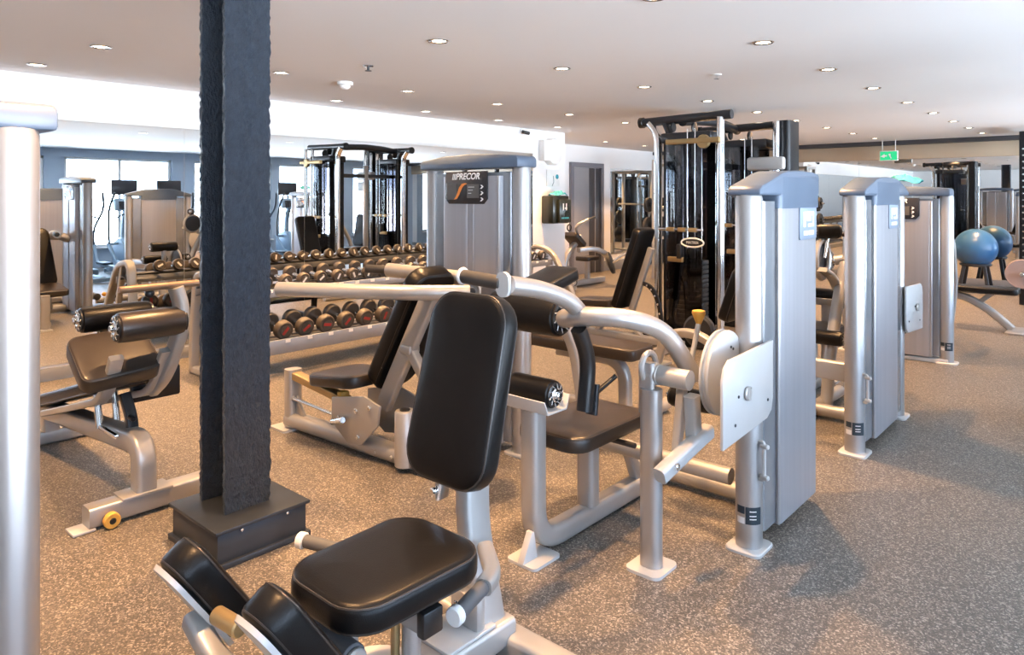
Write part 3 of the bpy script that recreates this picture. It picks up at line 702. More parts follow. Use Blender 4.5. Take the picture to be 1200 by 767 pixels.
# ------------------------------------------------------------------ press machine at the tall placard tower
r = thing('chest_press_machine', 'seated press machine with long level arm, in front of the tall placard tower', 'exercise machine', P(2.7, 3.3, 0))
tower(r, 3.04, 2.60, V, .72, True, .10, .57, U * -1, flat=True, placard=True, bracket=False, sticker=False)
m_ = M(); m_.tube([P(2.42, 3.98, .06), P(2.48, 2.75, .06)], 0, rect=rrect(.055, .045, .04, 5)); m_.cyl(P(2.455, 3.12, .055), P(2.40, 3.12, .055), .012); m_.cyl(P(2.46, 2.98, .055), P(2.405, 2.98, .055), .012); m_.build('base_rail', SILVER, r)
m_ = M(); m_.tube([P(2.48, 2.80, .06), P(3.0, 2.80, .06)], .045); m_.build('base_rail', SILVER, r)
m_ = M(); o = rrect(.07, .085, .02, 4); m_._loft([[P(2.40 + a, 3.99 + e, z) for a, e in o] for z in (0, .014)]); m_.build('foot_plate', WHITE_METAL, r)
m_ = M(); m_.bar([P(2.42, 3.95, .02), P(2.42, 3.95, .375)], .075, .095, 0, .02, up=U); m_.prism([P(2.41, 3.90, .22), P(2.41, 3.90, .09), P(2.41, 3.80, .09)], U * .02, .001); m_.build('front_post', SILVER, r)
m_ = M(); m_.bar([P(2.42, 3.93, .34), P(2.44, 3.42, .275)], .045, .065, 0, .006, up=U); m_.build('slide_rail', BRASS, r)
m_ = M(); m_.box(P(2.425, 3.43, .29), .06, .05, .08, .012); m_.build('rail_stop', YELLOW, r)
m_ = M(); m_.use(CHROME).tube([P(2.40, 3.92, .20), P(2.42, 3.40, .17)], .011); m_.use(SILVER).sphere(P(2.40, 3.92, .20), .018, 12); m_.build('guide_rod', None, r)
m_ = M(); pts = [(3.46, .30), (3.16, .36), (3.02, .33), (3.04, .22), (3.18, .09), (3.30, .07), (3.46, .16)]
q = M(); q.prism([P(2.62, v, z) for v, z in pts], U * .015, .004); q.build('carriage_plate', SILVER, r)
m_.use(SILVER).prism([P(2.38, v, z) for v, z in pts], U * -.015, .004)
m_.use(CHROME)
for v, z in ((3.38, .20), (3.22, .27), (3.10, .31), (3.2, .13)): m_.cyl(P(2.366, v, z), P(2.35, v, z), .014)
m_.cyl(P(2.35, 3.42, .17), P(2.33, 3.30, .21), .02); m_.build('carriage_plate', None, r)
cushion('seat', r, P(2.55, 3.50, .345), (Z + V * .12), V * -1, .46, .38, .07, .08, m=WARMVINYL)
bn = Vector(V * .85 + Z * .5).normalized()
yb = Vector(V * -.5 + Z * .85).normalized()
cushion('backrest', r, P(2.60, 3.05, .72) - bn * .06, bn, U, .30, .78, .10, .09, .022)
m_ = M(); c0 = P(2.50, 3.02, .70) - bn * .10; m_.use(SILVER).bar([c0 - yb * .42, c0 + yb * .36], .05, .10, 0, .012, up=bn); m_.build('back_rail', None, r)
m_ = M(); q = P(2.46, 3.14, .52); m_.torus(q, U, .026, .007); m_.build('belt_loop', WHITE_METAL, r)
m_ = M(); m_.bar([P(2.50, 2.92, .62), P(2.48, 2.66, .36)], .06, .05, 0, .012, up=U); m_.box(P(2.5, 2.93, .63), .08, .08, .05, .012); m_.build('back_strut', SILVER, r)
m_ = M(); m_.use(SILVER).lathe(P(2.44, 2.90, .03), Z, [(.055, 0), (.055, .28), (.048, .29)], 24); m_.use(BLACK).lathe(P(2.44, 2.90, .31), Z, [(.028, 0), (.028, .016), (.02, .02)], 16); m_.build('rear_post', None, r)
m_ = M(); m_.bar([P(2.60, 3.1, .18), P(2.62, 2.80, .12)], .05, .07, 0, .006, up=U); m_.build('rear_link', BRASS, r)
m_ = M(); m_.use(SILVER).tube([P(2.08, 3.54, .94), P(2.40, 2.78, .955), P(2.62, 2.60, .95)], .040, .10, n=16); m_.use(DARKSTEEL).cyl(P(2.60, 2.62, .952), P(2.70, 2.68, .955), .030); m_.build('press_arm', None, r)
m_ = M(); m_.use(SILVER).tube([P(2.70, 3.36, 1.01), P(2.84, 2.72, .985)], .042, n=16); m_.use(GRIP).cyl(P(2.66, 3.52, 1.01), P(2.70, 3.36, 1.01), .026); m_.build('press_arm', None, r)
m_ = M(); m_.use(SILVER).cyl(P(2.66, 2.62, .955), P(2.90, 2.86, .955), .045); m_.torus(P(2.655, 2.615, .955), (P(2.90, 2.86, 0) - P(2.66, 2.62, 0)), .040, .010); m_.use(DARKSTEEL).cyl(P(2.65, 2.61, .955), P(2.63, 2.59, .955), .02); m_.build('arm_pivot', None, r)
m_ = M(); m_.use(SILVER).tube([P(2.90, 2.86, .955), P(2.98, 2.90, .92)], .05); m_.build('arm_mount', None, r)

# ------------------------------------------------------------------ decline bench between the left tower and the pillar
r = thing('decline_bench', 'decline sit-up bench with leg rollers, left of the dark pillar', 'exercise bench', P(1.33, 3.9, 0))
m_ = M(); m_.bar([P(1.09, 3.43, .055), P(1.80, 3.43, .055)], .095, .085, 0, .012); m_.box(P(1.33, 3.43, .10), .22, .12, .012, .003); m_.build('front_foot', SILVER, r)
m_ = M(); m_.box(P(1.07, 3.43, .007), .09, .10, .012, .003); m_.build('foot_plate', WHITE_METAL, r)
m_ = M(); m_.use(YELLOW).cyl(P(1.17, 3.375, .035), P(1.17, 3.345, .035), .034); m_.use(BLACK).cyl(P(1.17, 3.38, .035), P(1.17, 3.34, .035), .014); m_.build('transport_wheel', None, r)
m_ = M(); m_.bar([P(1.33, 3.43, .10), P(1.33, 3.43, .315), P(1.33, 4.80, .20)], .10, .09, .24, .02, up=U, k=10); m_.build('spine', SILVER, r)
m_ = M(); m_.bar([P(1.05, 4.80, .045), P(1.62, 4.80, .045)], .08, .08, 0, .012); m_.bar([P(1.33, 4.78, .08), P(1.33, 4.78, .22)], .08, .08, 0, .01, up=U); m_.build('rear_foot', SILVER, r)
pn = Vector(V * .27 + Z * 1).normalized(); py = Vector(V * -1 + Z * .27).normalized()
cushion('back_pad', r, P(1.33, 4.22, .375), pn, U, .29, 1.22, .065, .05)
m_ = M(); c0 = P(1.33, 4.22, .335); 
for s in (-.11, .11): m_.bar([c0 - py * .62 + U * s, c0 + py * .66 + U * s, c0 + py * .80 + U * s + Z * .18], .035, .06, .12, .008, up=U)
m_.build('pad_rail', SILVER, r)
m_ = M(); m_.bar([P(1.33, 3.66, .50), P(1.345, 3.60, .38), P(1.335, 3.58, .24)], .035, .05, .06, .006, up=U); m_.cyl(P(1.33, 3.60, .40), P(1.33, 3.54, .40), .012); m_.build('incline_adjuster', BLACKSTEEL, r)
m_ = M(); m_.cyl(P(1.33, 3.52, .30), P(1.33, 3.80, .30), .03); m_.box(P(1.33, 3.72, .315), .12, .22, .02, .006)
m_.tube([P(1.29, 3.86, .30), P(1.29, 3.92, .50)], .018); m_.tube([P(1.37, 3.86, .30), P(1.37, 3.92, .50)], .018); m_.build('hinge', CHROME, r)
m_ = M(); m_.bar([P(1.46, 3.66, .50), P(1.46, 3.50, .60), P(1.49, 3.42, .80), P(1.50, 3.42, .92), P(1.47, 3.42, 1.02)], .085, .05, .14, .015, up=U, k=8); m_.build('leg_frame', SILVER, r)
roller('leg_roller', r, P(1.21, 3.42, .86), P(1.50, 3.42, .86), .068, m=WARMVINYL)
roller('leg_roller', r, P(1.18, 3.80, .855), P(1.50, 3.80, .855), .062)
roller('thigh_roller', r, P(1.33, 3.98, .80), P(1.60, 3.98, .80), .062, m=WARMVINYL)
m_ = M(); m_.tube([P(1.35, 3.80, .85), P(1.35, 3.62, .68), P(1.35, 3.60, .58)], .022, .06); m_.tube([P(1.45, 3.98, .80), P(1.40, 3.80, .68), P(1.36, 3.64, .60)], .022, .06); m_.build('roller_stem', BLACKSTEEL, r)
cushion('thigh_pad', r, P(1.27, 3.63, .655), Vector(V * -.55 + Z * .8 - U * .1), U, .34, .30, .085, .05, m=WARMVINYL)
m_ = M(); m_.use(BRONZE).cyl(P(1.22, 3.42, 1.03), P(1.66, 3.42, 1.03), .017); m_.use(BLACK).sphere(P(1.36, 3.44, 1.0), .022, 14); m_.build('handle_bar', None, r)
m_ = M(); m_.box(P(1.53, 3.80, .49), .24, .05, .16, .012); m_.build('side_guard', BLACKSTEEL, r)

# ------------------------------------------------------------------ leg machine behind, with bench pad and rollers
r = thing('prone_bench_machine', 'flat warm-lit dark pad machine with curved grey leg, behind the nearest leg curl', 'exercise machine', P(3.9, 2.8, 0))
cushion('bench_pad', r, P(3.90, 2.78, .425), Z, V, .92, .30, .075, .06, m=WARMVINYL)
m_ = M(); m_.bar([P(3.9, 3.0, .395), P(3.9, 2.46, .395), P(3.9, 2.46, .02)], .08, .07, .16, .02, up=U, k=10); m_.build('front_leg', SILVER, r)
m_ = M(); m_.box(P(3.9, 2.46, .01), .14, .14, .016, .004); m_.build('foot_plate', BLACK, r)
m_ = M(); m_.bar([P(3.9, 2.50, .055), P(3.9, 3.5, .055)], .08, .07, 0, .015, up=U); m_.bar([P(3.9, 3.40, .05), P(3.9, 3.30, .42)], .08, .07, 0, .015, up=U); m_.build('base_rail', SILVER, r)
m_ = M(); m_.tube([P(3.45, 2.35, .05), P(4.3, 2.38, .05)], .04); m_.build('base_rail', SILVER, r)
m_ = M(); m_.use(GRIP).cyl(P(3.42, 2.50, .12), P(3.42, 2.22, .12), .045); m_.use(YELLOW).sphere(P(3.55, 2.36, .13), .03, 14); m_.build('foot_roller', None, r)
m_ = M(); m_.bar([P(3.9, 3.25, .40), P(3.9, 3.42, .62), P(3.9, 3.40, .80)], .06, .05, .10, .012, up=U); m_.build('roller_arm', SILVER, r)
roller('leg_roller', r, P(3.74, 3.40, .80), P(4.06, 3.40, .80), .06)
roller('hip_roller', r, P(3.76, 3.12, .62), P(4.04, 3.12, .62), .055)
m_ = M(); m_.bar([P(3.9, 3.18, .42), P(3.9, 3.12, .60)], .05, .05, 0, .01, up=U); m_.build('hip_stem', SILVER, r)
m_ = M(); m_.use(DARKSTEEL).lathe(P(4.10, 3.30, .58), U, [(.16, 0), (.17, .02), (.10, .05), (.03, .055)], 32); m_.use(SILVER).torus(P(4.10, 3.30, .58), U, .17, .012); m_.bar([P(4.1, 3.30, .58), P(4.0, 3.30, .40), P(3.9, 3.30, .38)], .05, .05, .05, .01); m_.build('cam_disc', None, r)
m_ = M(); m_.tube([P(3.85, 2.50, .30), P(3.6, 2.62, .12), P(3.45, 2.7, .05)], .016); m_.build('brace_rod', BLACKSTEEL, r)

# ------------------------------------------------------------------ adjustable bench with ladder arc
r = thing('adjustable_bench', 'adjustable bench, dark backrest raised steeply on a black curved ladder bar', 'exercise bench', P(5.9, 3.8, 0))
bn = Vector(V * .94 + Z * .33).normalized(); by = Vector(V * -.33 + Z * .94).normalized()
cushion('backrest', r, P(5.9, 3.64, .76) - bn * .04, bn, U, .30, .82, .075, .05, taper=1.05)
cushion('seat', r, P(5.9, 4.03, .365), (Z + V * .05), U, .30, .46, .07, .05, m=WARMVINYL)
m_ = M(); c0 = P(5.9, 3.60, .70) - bn * .07; m_.bar([c0 - by * .36, c0 + by * .30], .06, .05, 0, .01, up=U); m_.build('back_frame', SILVER, r)
m_ = M(); n = 12; arc = [P(5.9, 3.52 - .19 * math.sin(t * PI / 2 / n), .26 + .36 * math.cos(t * PI / 2 / n)) for t in range(n + 1)]
m_.use(BLACKSTEEL).bar(arc + [P(5.9, 3.33, .16)], .04, .03, 0, .006, up=U)
m_.use(CHROME)
for p in arc[2:-1:2]: m_.cyl(p - U * .021, p - U * .026, .010, n=10)
m_.build('ladder_bar', None, r)
m_ = M(); m_.bar([P(5.9, 4.42, .09), P(5.9, 3.25, .09)], .07, .07, 0, .012, up=U); m_.bar([P(5.9, 4.05, .10), P(5.9, 3.9, .35)], .06, .06, 0, .01, up=U); m_.bar([P(5.9, 3.55, .11), P(5.9, 3.80, .38)], .05, .05, 0, .01, up=U); m_.build('base_frame', SILVER, r)
for v, w_ in ((4.42, .5), (3.25, .5)):
    m_ = M(); m_.bar([P(5.88 - w_ / 2, v, .04), P(5.9 + w_ / 2, v, .04)], .07, .07, 0, .012); m_.build('foot_bar', SILVER, r)
m_ = M(); m_.cyl(P(5.57, 4.0, .33), P(5.80, 4.0, .33), .02); m_.build('pull_handle', BLACK, r)

# ------------------------------------------------------------------ dual cable machine with smoked shrouds
r = thing('cable_machine', 'tall cable machine with smoked towers and chrome posts, oval plate on its front', 'exercise machine', P(7.0, 3.3, 0))
def stack_column(uc, v0, v1, front, side_panel=None):
    m_ = M(); m_.box(P(uc, (v0 + v1) / 2, .055), .50, v1 - v0 + .20, .10, .015); m_.build('column_base', BLACKSTEEL, r)
    vm = (v0 + v1) / 2; vs0, vs1 = v0 + .14, v1 - .12
    m_ = M()
    for k in range(16): m_.box(P(uc, vm, .13 + k * .045), .13, .30, .040, .004)
    m_.build('weight_stack', IRON, r)
    for s in (-.10, .10):
        m_ = M(); m_.cyl(P(uc, vm + s, .10), P(uc, vm + s, 2.08), .011, n=12, bev=.002); m_.build('guide_rod', CHROME, r)
    for s in (-1, 1):
        m_ = M(); us = uc + s * .15; n = 10
        pts = [(vs0 + (vs1 - vs0) * i / n, us + s * .05 * math.sin(PI * i / n)) for i in range(n + 1)]
        m_._loft([[P(u, v, z) for v, u in pts] + [P(u - s * .006, v, z) for v, u in pts[::-1]] for z in (.12, 2.0)])
        sh = m_.build('smoked_shroud', SMOKEGLASS, r)
    m_ = M(); m_.prism([P(uc - .13, vs1 + .02, .12), P(uc + .13, vs1 + .02, .12), P(uc + .13, vs1 + .02, 2.02), P(uc - .13, vs1 + .02, 2.02)], V * .02, .003); m_.build('side_panel', BLACKSTEEL, r)
    m_ = M(); m_.bar([P(uc - .06, v1 + .02, .10), P(uc - .06, v1 + .02, 2.08), P(uc - .06, v1 + .12, 2.2)], .06, .075, .08, .012, up=U); m_.build('chrome_post', CHROME, r)
    for s in (-.10, .0):
        m_ = M(); m_.cyl(P(uc + s - .06, v0 - .02 + s * .3, .10), P(uc + s - .06, v0 - .02 + s * .3, 2.2), .028, n=18); m_.build('chrome_post', CHROME, r)
    m_ = M(); m_.use(DARKSTEEL).tube([P(uc - .05, v1 + .20, 2.21), P(uc - .05, v0 - .12, 2.23)], .045, n=16); m_.box(P(uc, vm, 2.03), .30, v1 - v0 - .10, .10, .02)
    m_.use(BLACK).cyl(P(uc - .05, v1 + .19, 2.21), P(uc - .05, v1 + .24, 2.21), .055)
    m_.use(DARKSTEEL).bar([P(uc - .05, v1 - .05, 2.2), P(uc - .05, v1 - .12, 2.04)], .05, .07, 0, .01, up=U); m_.build('top_beam', None, r)
    for du, dv, z, q in ((-.02, -.05, 2.12, 1.2), (-.08, .15, 2.14, 1)):
        m_ = M(); m_.lathe(P(uc + du, vm + dv, z), V, [(.045 * q, 0), (.05 * q, .004), (.038 * q, .01), (.05 * q, .016), (.045 * q, .02)], 22); m_.build('pulley', BLACK, r)
    m_ = M(); uu = uc - .235
    m_.use(CHROME).cyl(P(uu, vs0 - .06, 1.13), P(uu, vs1 + .04, 1.13), .012); m_.use(BRASS)
    for k in (.05, .17, .30): m_.box(P(uu, vs0 + k * (vs1 - vs0) / .4, 1.13), .035, .085, .04, .006)
    m_.use(BLACK).box(P(uu, vm, .92), .08, .05, .14, .01); m_.use(BRASS).box(P(uu, vm + .05, .84), .04, .16, .05, .008); m_.build('pulley_carriage', None, r)
    m_ = M()
    for s in (-.05, .03): m_.cyl(P(uu + .01, vm + s - .1, .95), P(uu + .01, vm + s - .1, 2.1), .005, n=8, bev=.001)
    m_.build('cable', CHROME, r)
stack_column(6.45, 2.98, 3.62, True); stack_column(7.75, 2.95, 3.62, True)
m_ = M(); m_.use(BRASS).cyl(P(6.24, 3.06, 1.97), P(6.20, 3.06, 1.97), .065); m_.bar([P(6.22, 3.45, 1.98), P(6.22, 2.90, 1.98)], .05, .05, 0, .012); m_.build('top_pulley_cover', None, r)
m_ = M(); m_.tube([P(6.45, 3.40, 2.20), P(6.75, 3.40, 2.235), P(7.10, 3.40, 2.25), P(7.45, 3.40, 2.235), P(7.75, 3.40, 2.20)], .05, .1, n=14); m_.build('arch_beam', DARKSTEEL, r)
m_ = M(); m_.bar([P(6.50, 3.40, 1.78), P(7.70, 3.40, 1.78)], .05, .06, 0, .012); m_.build('cross_beam', DARKSTEEL, r)
m_ = M(); m_.box(P(7.10, 3.40, 1.0), .07, .06, 1.9, .01); m_.build('centre_post', SILVER, r)
m_ = M(); o = rrect(.155, 1.04, .05, 5); m_._loft([[P(7.72 + a, 2.82 + e, z) for a, e in rrect(.16, .075, .04, 5)] for z in (.02, 2.26)]); m_.build('black_tower', BLACKSTEEL, r)
m_ = M(); m_.cyl(P(7.50, 2.86, .02), P(7.50, 2.86, 2.25), .035); m_.build('chrome_post', CHROME, r)
m_ = M(); m_.box(P(7.45, 2.95, 1.80), .10, .40, .14, .03); m_.box(P(7.45, 2.84, 1.62), .05, .20, .16, .01); m_.build('cable_guide', WHITE_METAL, r)
m_ = M(); c = P(6.19, 3.16, 1.01); R_ = V * -1
ring = [c + R_ * (.115 * math.cos(2 * PI * k / 40)) + Z * (.042 * math.sin(2 * PI * k / 40)) for k in range(40)]
m_.use(LETTER).tube(ring, .008, n=8, up=U, close=True); m_.use(BLACK)._loft([[p + U * h for p in ring] for h in (.002, .008)]); ov = m_.build('oval_plate', None, r)
text('plate_lettering', 'MATRIX', .036, c - U * .001, R_, Z, LETTER, ov)
m_ = M(); m_.cyl(P(6.30, 3.16, 1.01), P(6.196, 3.16, 1.01), .015); m_.build('plate_mount', BLACK, r)
# low chrome deck with a bent tube in front of it
r = thing('low_row_bench', 'low grey curved frame with dark wheel beside the cable machine base', 'exercise bench', P(5.3, 2.6, 0))
m_ = M(); m_.bar([P(5.35, 3.05, .05), P(5.30, 2.95, .30), P(5.25, 2.65, .36), P(5.2, 2.36, .22), P(5.2, 2.30, .02)], .07, .06, .14, .015, up=U, k=8); m_.build('curved_frame', SILVER, r)
m_ = M(); m_.use(DARKSTEEL).lathe(P(5.42, 2.72, .33), U, [(.12, 0), (.14, .015), (.14, .05), (.12, .065)], 32); m_.use(SILVER).cyl(P(5.35, 2.72, .33), P(5.5, 2.72, .33), .03); m_.build('wheel', None, r)
for u, v in ((5.2, 2.30), (5.36, 3.05)): M().box(P(u, v, .012), .32, .08, .024, .006).build('foot_bar', SILVER, r)
cushion('back_pad', r, P(5.15, 2.22, .70), (V * .9 + Z * .3), U, .30, .42, .08, .06)
m_ = M(); m_.bar([P(5.15, 2.17, .65), P(5.18, 2.32, .10)], .05, .05, 0, .01, up=U); m_.build('pad_post', SILVER, r)

# ------------------------------------------------------------------ dumbbell rack
RU0, RU1 = 2.62, 6.90
r = thing('dumbbell_rack', 'long two tier dumbbell rack with grey front ledge before the wall mirror', 'rack', P(4.76, 5.5, 0))
UM = (RU0 + RU1) / 2; RL = RU1 - RU0
for nm, v, z, front in (('lower_shelf', 5.38, .27, .235), ('upper_shelf', 5.60, .665, .64)):
    m_ = M(); rot = Matrix.Rotation(math.radians(-14), 3, 'Y')
    m_.use(LEDGE).box(P(UM, v - .19, front), RL, .025, .115 if nm == 'lower_shelf' else .07, .006)
    m_.use(DARKSTEEL).box(P(UM, v - .10, z), RL, .05, .02, .003, rot); m_.box(P(UM, v + .09, z + .05), RL, .05, .02, .003, rot); m_.box(P(UM, v, z + .01), RL, .30, .008, .002, rot)
    m_.use(SILVER)
    sp = .205 if nm == 'lower_shelf' else .175
    sh = m_.build(nm, None, r)
    m_ = M(); m_.use(LETTER)
    k = 0
    while RU0 + .30 + k * sp < RU1 - .1:
        m_.box(P(RU0 + .30 + k * sp, v - .204, front + (.04 if nm == 'lower_shelf' else .02)), .045, .004, .025, 0); k += 1
    lb = m_.build('weight_marker', None, sh); lb['kind'] = 'stuff'
for u in (RU0 + .02, RU1):
    m_ = M(); m_.bar([P(u, 5.05, .03), P(u, 5.10, .30), P(u, 5.42, .78), P(u, 5.72, .84), P(u, 5.78, .40), P(u, 5.80, .03)], .055, .075, .12, .014, up=U, k=8); m_.bar([P(u, 5.02, .035), P(u, 5.82, .035)], .06, .06, 0, .012, up=U)
    m_.bar([P(u, 5.55, .82), P(u, 5.30, .06)], .045, .05, 0, .01, up=U); m_.build('end_frame', SILVER, r)
m_ = M(); m_.bar([P(UM, 5.50, .03), P(UM, 5.55, .62)], .05, .06, 0, .01, up=U); m_.bar([P(UM, 5.1, .03), P(UM, 5.8, .03)], .06, .06, 0, .01, up=U); m_.build('centre_leg', DARKSTEEL, r)
def make_dumbbell(R_, L_, red):
    d = thing('dumbbell', 'x', 'dumbbell', P(0, 0, 0))
    hw = R_ * .95
    m_ = M(); m_.lathe(P(0, -L_ / 2 + hw * .6, 0), V, [(.015, 0), (.015, .02), (.018, (L_ - hw * 1.2) / 2), (.015, L_ - hw * 1.2 - .02), (.015, L_ - hw * 1.2)], 14); m_.build('handle', CHROME, d)
    for s in (-1, 1):
        m_ = M(); m_.use(DBRUB).lathe(P(0, s * L_ / 2, 0), V * -s, [(R_ * .55, -.001), (R_ * .60, .003), (R_ * .86, .0), (R_ * .95, .006), (R_, .016), (R_, hw - .012), (R_ * .9, hw - .002), (R_ * .4, hw)], 28)
        h = m_.build('head', None, d)
        q = M(); c = P(0, s * (L_ / 2 + .0015), 0); q.use(RED if red else LETTER)
        w1 = R_ * .46; h1 = R_ * .16
        q.prism([c + U * x * -s + Z * z for x, z in ((-w1, -h1), (w1, -h1), (w1, h1), (-w1, h1))], V * s * .0015, 0); q.build('weight_label', None, h)
    return d
GL, GU = 'dumbbells on the lower shelf', 'dumbbells on the upper shelf'
ORD = NTH + ['thirteenth', 'fourteenth', 'fifteenth', 'sixteenth', 'seventeenth', 'eighteenth', 'nineteenth', 'twentieth', '21st', '22nd', '23rd', '24th', '25th', '26th', '27th']
for tier, pr, sp, v, z, G_, nm in (('lower', make_dumbbell(.078, .29, True), .205, 5.36, .378, GL, 'large black'), ('upper', make_dumbbell(.058, .27, False), .175, 5.575, .752, GU, 'small brown black')):
    us = []
    k = 0
    while RU0 + .30 + k * sp < RU1 - .08: us.append(RU0 + .30 + k * sp); k += 1
    vis_l = [u for u in us if u < 4.75]; vis_r = [u for u in us if u > 6.1]
    for i, u in enumerate(us):
        if u in vis_l: lab = '%s dumbbell on the rack\'s %s shelf, %s from the pillar end' % (nm, tier, ORD[us.index(u)] if i else 'first')
        elif u in vis_r: lab = '%s dumbbell on the rack\'s %s shelf, %s from the end near the door' % (nm, tier, ORD[len(us) - 1 - i] if i < len(us) - 1 else 'first')
        else: lab = '%s dumbbell on the rack\'s %s shelf, hidden behind the tall placard tower' % (nm, tier)
        loc = P(u, v, z); o = pr if i == 0 else dup(pr, loc, lab, G_)
        o.location = loc; o['label'] = lab; o['group'] = G_
        o.rotation_euler = (random.uniform(-3, 3), math.radians(12), math.radians(random.uniform(-4, 4)))

# ------------------------------------------------------------------ plate loaded row by the door
r = thing('plate_loaded_row', 'beige plate loaded rowing machine standing before the grey door', 'exercise machine', P(9.4, 6.7, 0))
m_ = M(); m_.bar([P(8.7, 6.75, .06), P(10.0, 6.75, .06)], .10, .09, 0, .015); m_.bar([P(8.8, 6.45, .05), P(8.8, 7.05, .05)], .08, .08, 0, .015); m_.build('base_frame', SILVER, r)
m_ = M(); m_.bar([P(8.9, 6.75, .08), P(8.95, 6.75, .50), P(9.35, 6.75, .80)], .08, .08, .18, .015); m_.build('front_upright', SILVER, r)
cushion('chest_pad', r, P(9.18, 6.75, .72), (U * .6 - Z * -.8), V, .28, .34, .08, .05, m=WARMVINYL)
m_ = M(); m_.bar([P(9.10, 6.6, .60), P(9.4, 6.5, .62), P(9.75, 6.5, .50), P(9.85, 6.5, .30)], .09, .08, .20, .018, k=8); m_.build('swing_arm', SILVER, r)
m_ = M(); m_.use(IRON).lathe(P(9.72, 6.44, .36), Vector((1, .5, .35)), [(.17, 0), (.18, .01), (.18, .05), (.12, .06)], 32); m_.use(CHROME).cyl(P(9.74, 6.46, .34), P(9.90, 6.22, .52), .025); m_.build('plate_horn', None, r)
cushion('seat', r, P(9.55, 6.75, .40), Z, V, .28, .36, .07, .06, m=WARMVINYL)
m_ = M(); m_.bar([P(9.55, 6.75, .08), P(9.55, 6.75, .40)], .07, .07, 0, .012, up=U); m_.build('seat_post', SILVER, r)
m_ = M(); m_.use(SILVER).tube([P(9.3, 6.75, .78), P(9.15, 6.70, .98), P(9.3, 6.55, 1.08)], .025, .08); m_.use(GRIP).cyl(P(9.3, 6.55, 1.08), P(9.38, 6.48, 1.12), .02); m_.use(BLACK).torus(P(9.12, 6.80, .95), V, .05, .012); m_.build('handle', None, r)
m_ = M(); m_.use(SILVER).cyl(P(8.35, 6.2, .16), P(8.70, 6.4, .14), .04); m_.use(BLACK).cyl(P(8.70, 6.4, .14), P(8.80, 6.46, .14), .05); m_.build('stabilizer', None, r)

# ------------------------------------------------------------------ far right: flat bench, rack, ball, exit sign
r = thing('flat_bench', 'dark flat bench with arched silver leg on the right beyond the last tower', 'exercise bench', P(9.25, 1.5, 0))
cushion('pad', r, P(9.25, 1.55, .40), Z, V, 1.25, .30, .065, .05)
m_ = M(); m_.bar([P(9.25, 2.25, .30), P(9.25, 2.0, .37), P(9.25, 1.45, .36), P(9.25, 1.20, .22), P(9.25, .99, .025)], .08, .075, .22, .018, up=U, k=8); m_.bar([P(9.25, 1.33, .25), P(9.25, 1.16, .40)], .05, .05, 0, .01, up=U); m_.build('arched_frame', SILVER, r)
m_ = M(); m_.box(P(9.25, .95, .012), .46, .16, .022, .008); m_.build('foot_plate', SILVER, r)
m_ = M(); m_.bar([P(9.25, 2.2, .32), P(9.25, 2.35, .03)], .07, .07, 0, .012, up=U); m_.bar([P(9.0, 2.35, .03), P(9.5, 2.35, .03)], .07, .06, 0, .012); m_.build('rear_leg', SILVER, r)
r = thing('power_rack', 'black power rack upright at the right edge with a plate low down', 'rack', P(12.2, .6, 0))
for u in (11.65, 12.75):
    for v in (1.12, .0):
        m_ = M(); m_.bar([P(u, v, 0), P(u, v, 2.32)], .09, .09, 0, .008, up=U); up_ = m_.build('upright', BLACKSTEEL, r)
        q = M()
        for k in range(22): q.cyl(P(u - .0455, v, .3 + k * .085), P(u - .047, v, .3 + k * .085), .012, n=10, bev=.0003)
        q.build('hole_row', CHROME, up_)
m_ = M()
for u in (11.65, 12.75): m_.bar([P(u, 1.12, 2.28), P(u, 0, 2.28)], .07, .07, 0, .008)
for v in (1.12, 0): m_.bar([P(11.65, v, 2.28), P(12.75, v, 2.28)], .07, .07, 0, .008); m_.bar([P(11.65, v, .06), P(12.75, v, .06)], .07, .07, 0, .008)
m_.build('cross_member', BLACKSTEEL, r)
m_ = M(); m_.cyl(P(11.60, 1.12, .42), P(11.42, 1.12, .42), .025); m_.build('plate_horn', CHROME, r)
r = thing('weight_plate', 'pinkish grey weight plate on the low horn of the black rack', 'weight plate', P(11.52, 1.12, .42))
M().lathe(P(11.56, 1.12, .42), U * -1, [(.10, .006), (.17, .004), (.185, .0), (.195, .012), (.195, .038), (.185, .05), (.18, .046), (.06, .046), (.03, .05), (.028, .0)], 40, cap=False).build('disc', PLATEM, r)
r = thing('exercise_ball', 'large shiny blue exercise ball on a dark stand near the end mirror', 'ball', P(12.75, 1.82, .38))
M().sphere(P(12.75, 1.82, .665), .29, 48).build('ball', BALLM, r); M().lathe(P(12.75, 1.54, .665), V * -1, [(.02, -.012), (.016, .004), (.006, .006)], 14).build('valve', WHITE, r)
r = thing('ball_stand', 'dark low stand with angled legs carrying the blue exercise ball', 'stand', P(12.75, 1.82, 0))
m_ = M(); m_.torus(P(12.75, 1.82, .418), Z, .19, .022); m_.build('cradle_ring', DARKSTEEL, r)
for k in range(4):
    t = PI / 4 + k * PI / 2; m_ = M(); m_.bar([P(12.75 + .18 * math.cos(t), 1.82 + .18 * math.sin(t), .42), P(12.75 + .27 * math.cos(t), 1.82 + .27 * math.sin(t), .0)], .05, .04, 0, .008); m_.build('leg', DARKSTEEL, r)
r = thing('exit_sign', 'green lit exit sign hanging from the ceiling near the end mirror', 'exit sign', P(13.1, 3.1, 2.15))
m_ = M(); m_.box(P(13.1, 3.1, 2.13), .05, .28, .17, .008); m_.build('housing', WHITE, r)
m_ = M(); m_.prism([P(13.074, 3.1 + a, 2.13 + b) for a, b in rrect(.128, .072, .008, 2)], U * -.002, 0); m_.build('lit_face', GREEN, r)
m_ = M(); m_.use(LETTER); f = lambda a, b: P(13.071, 3.1 - a, 2.13 + b)
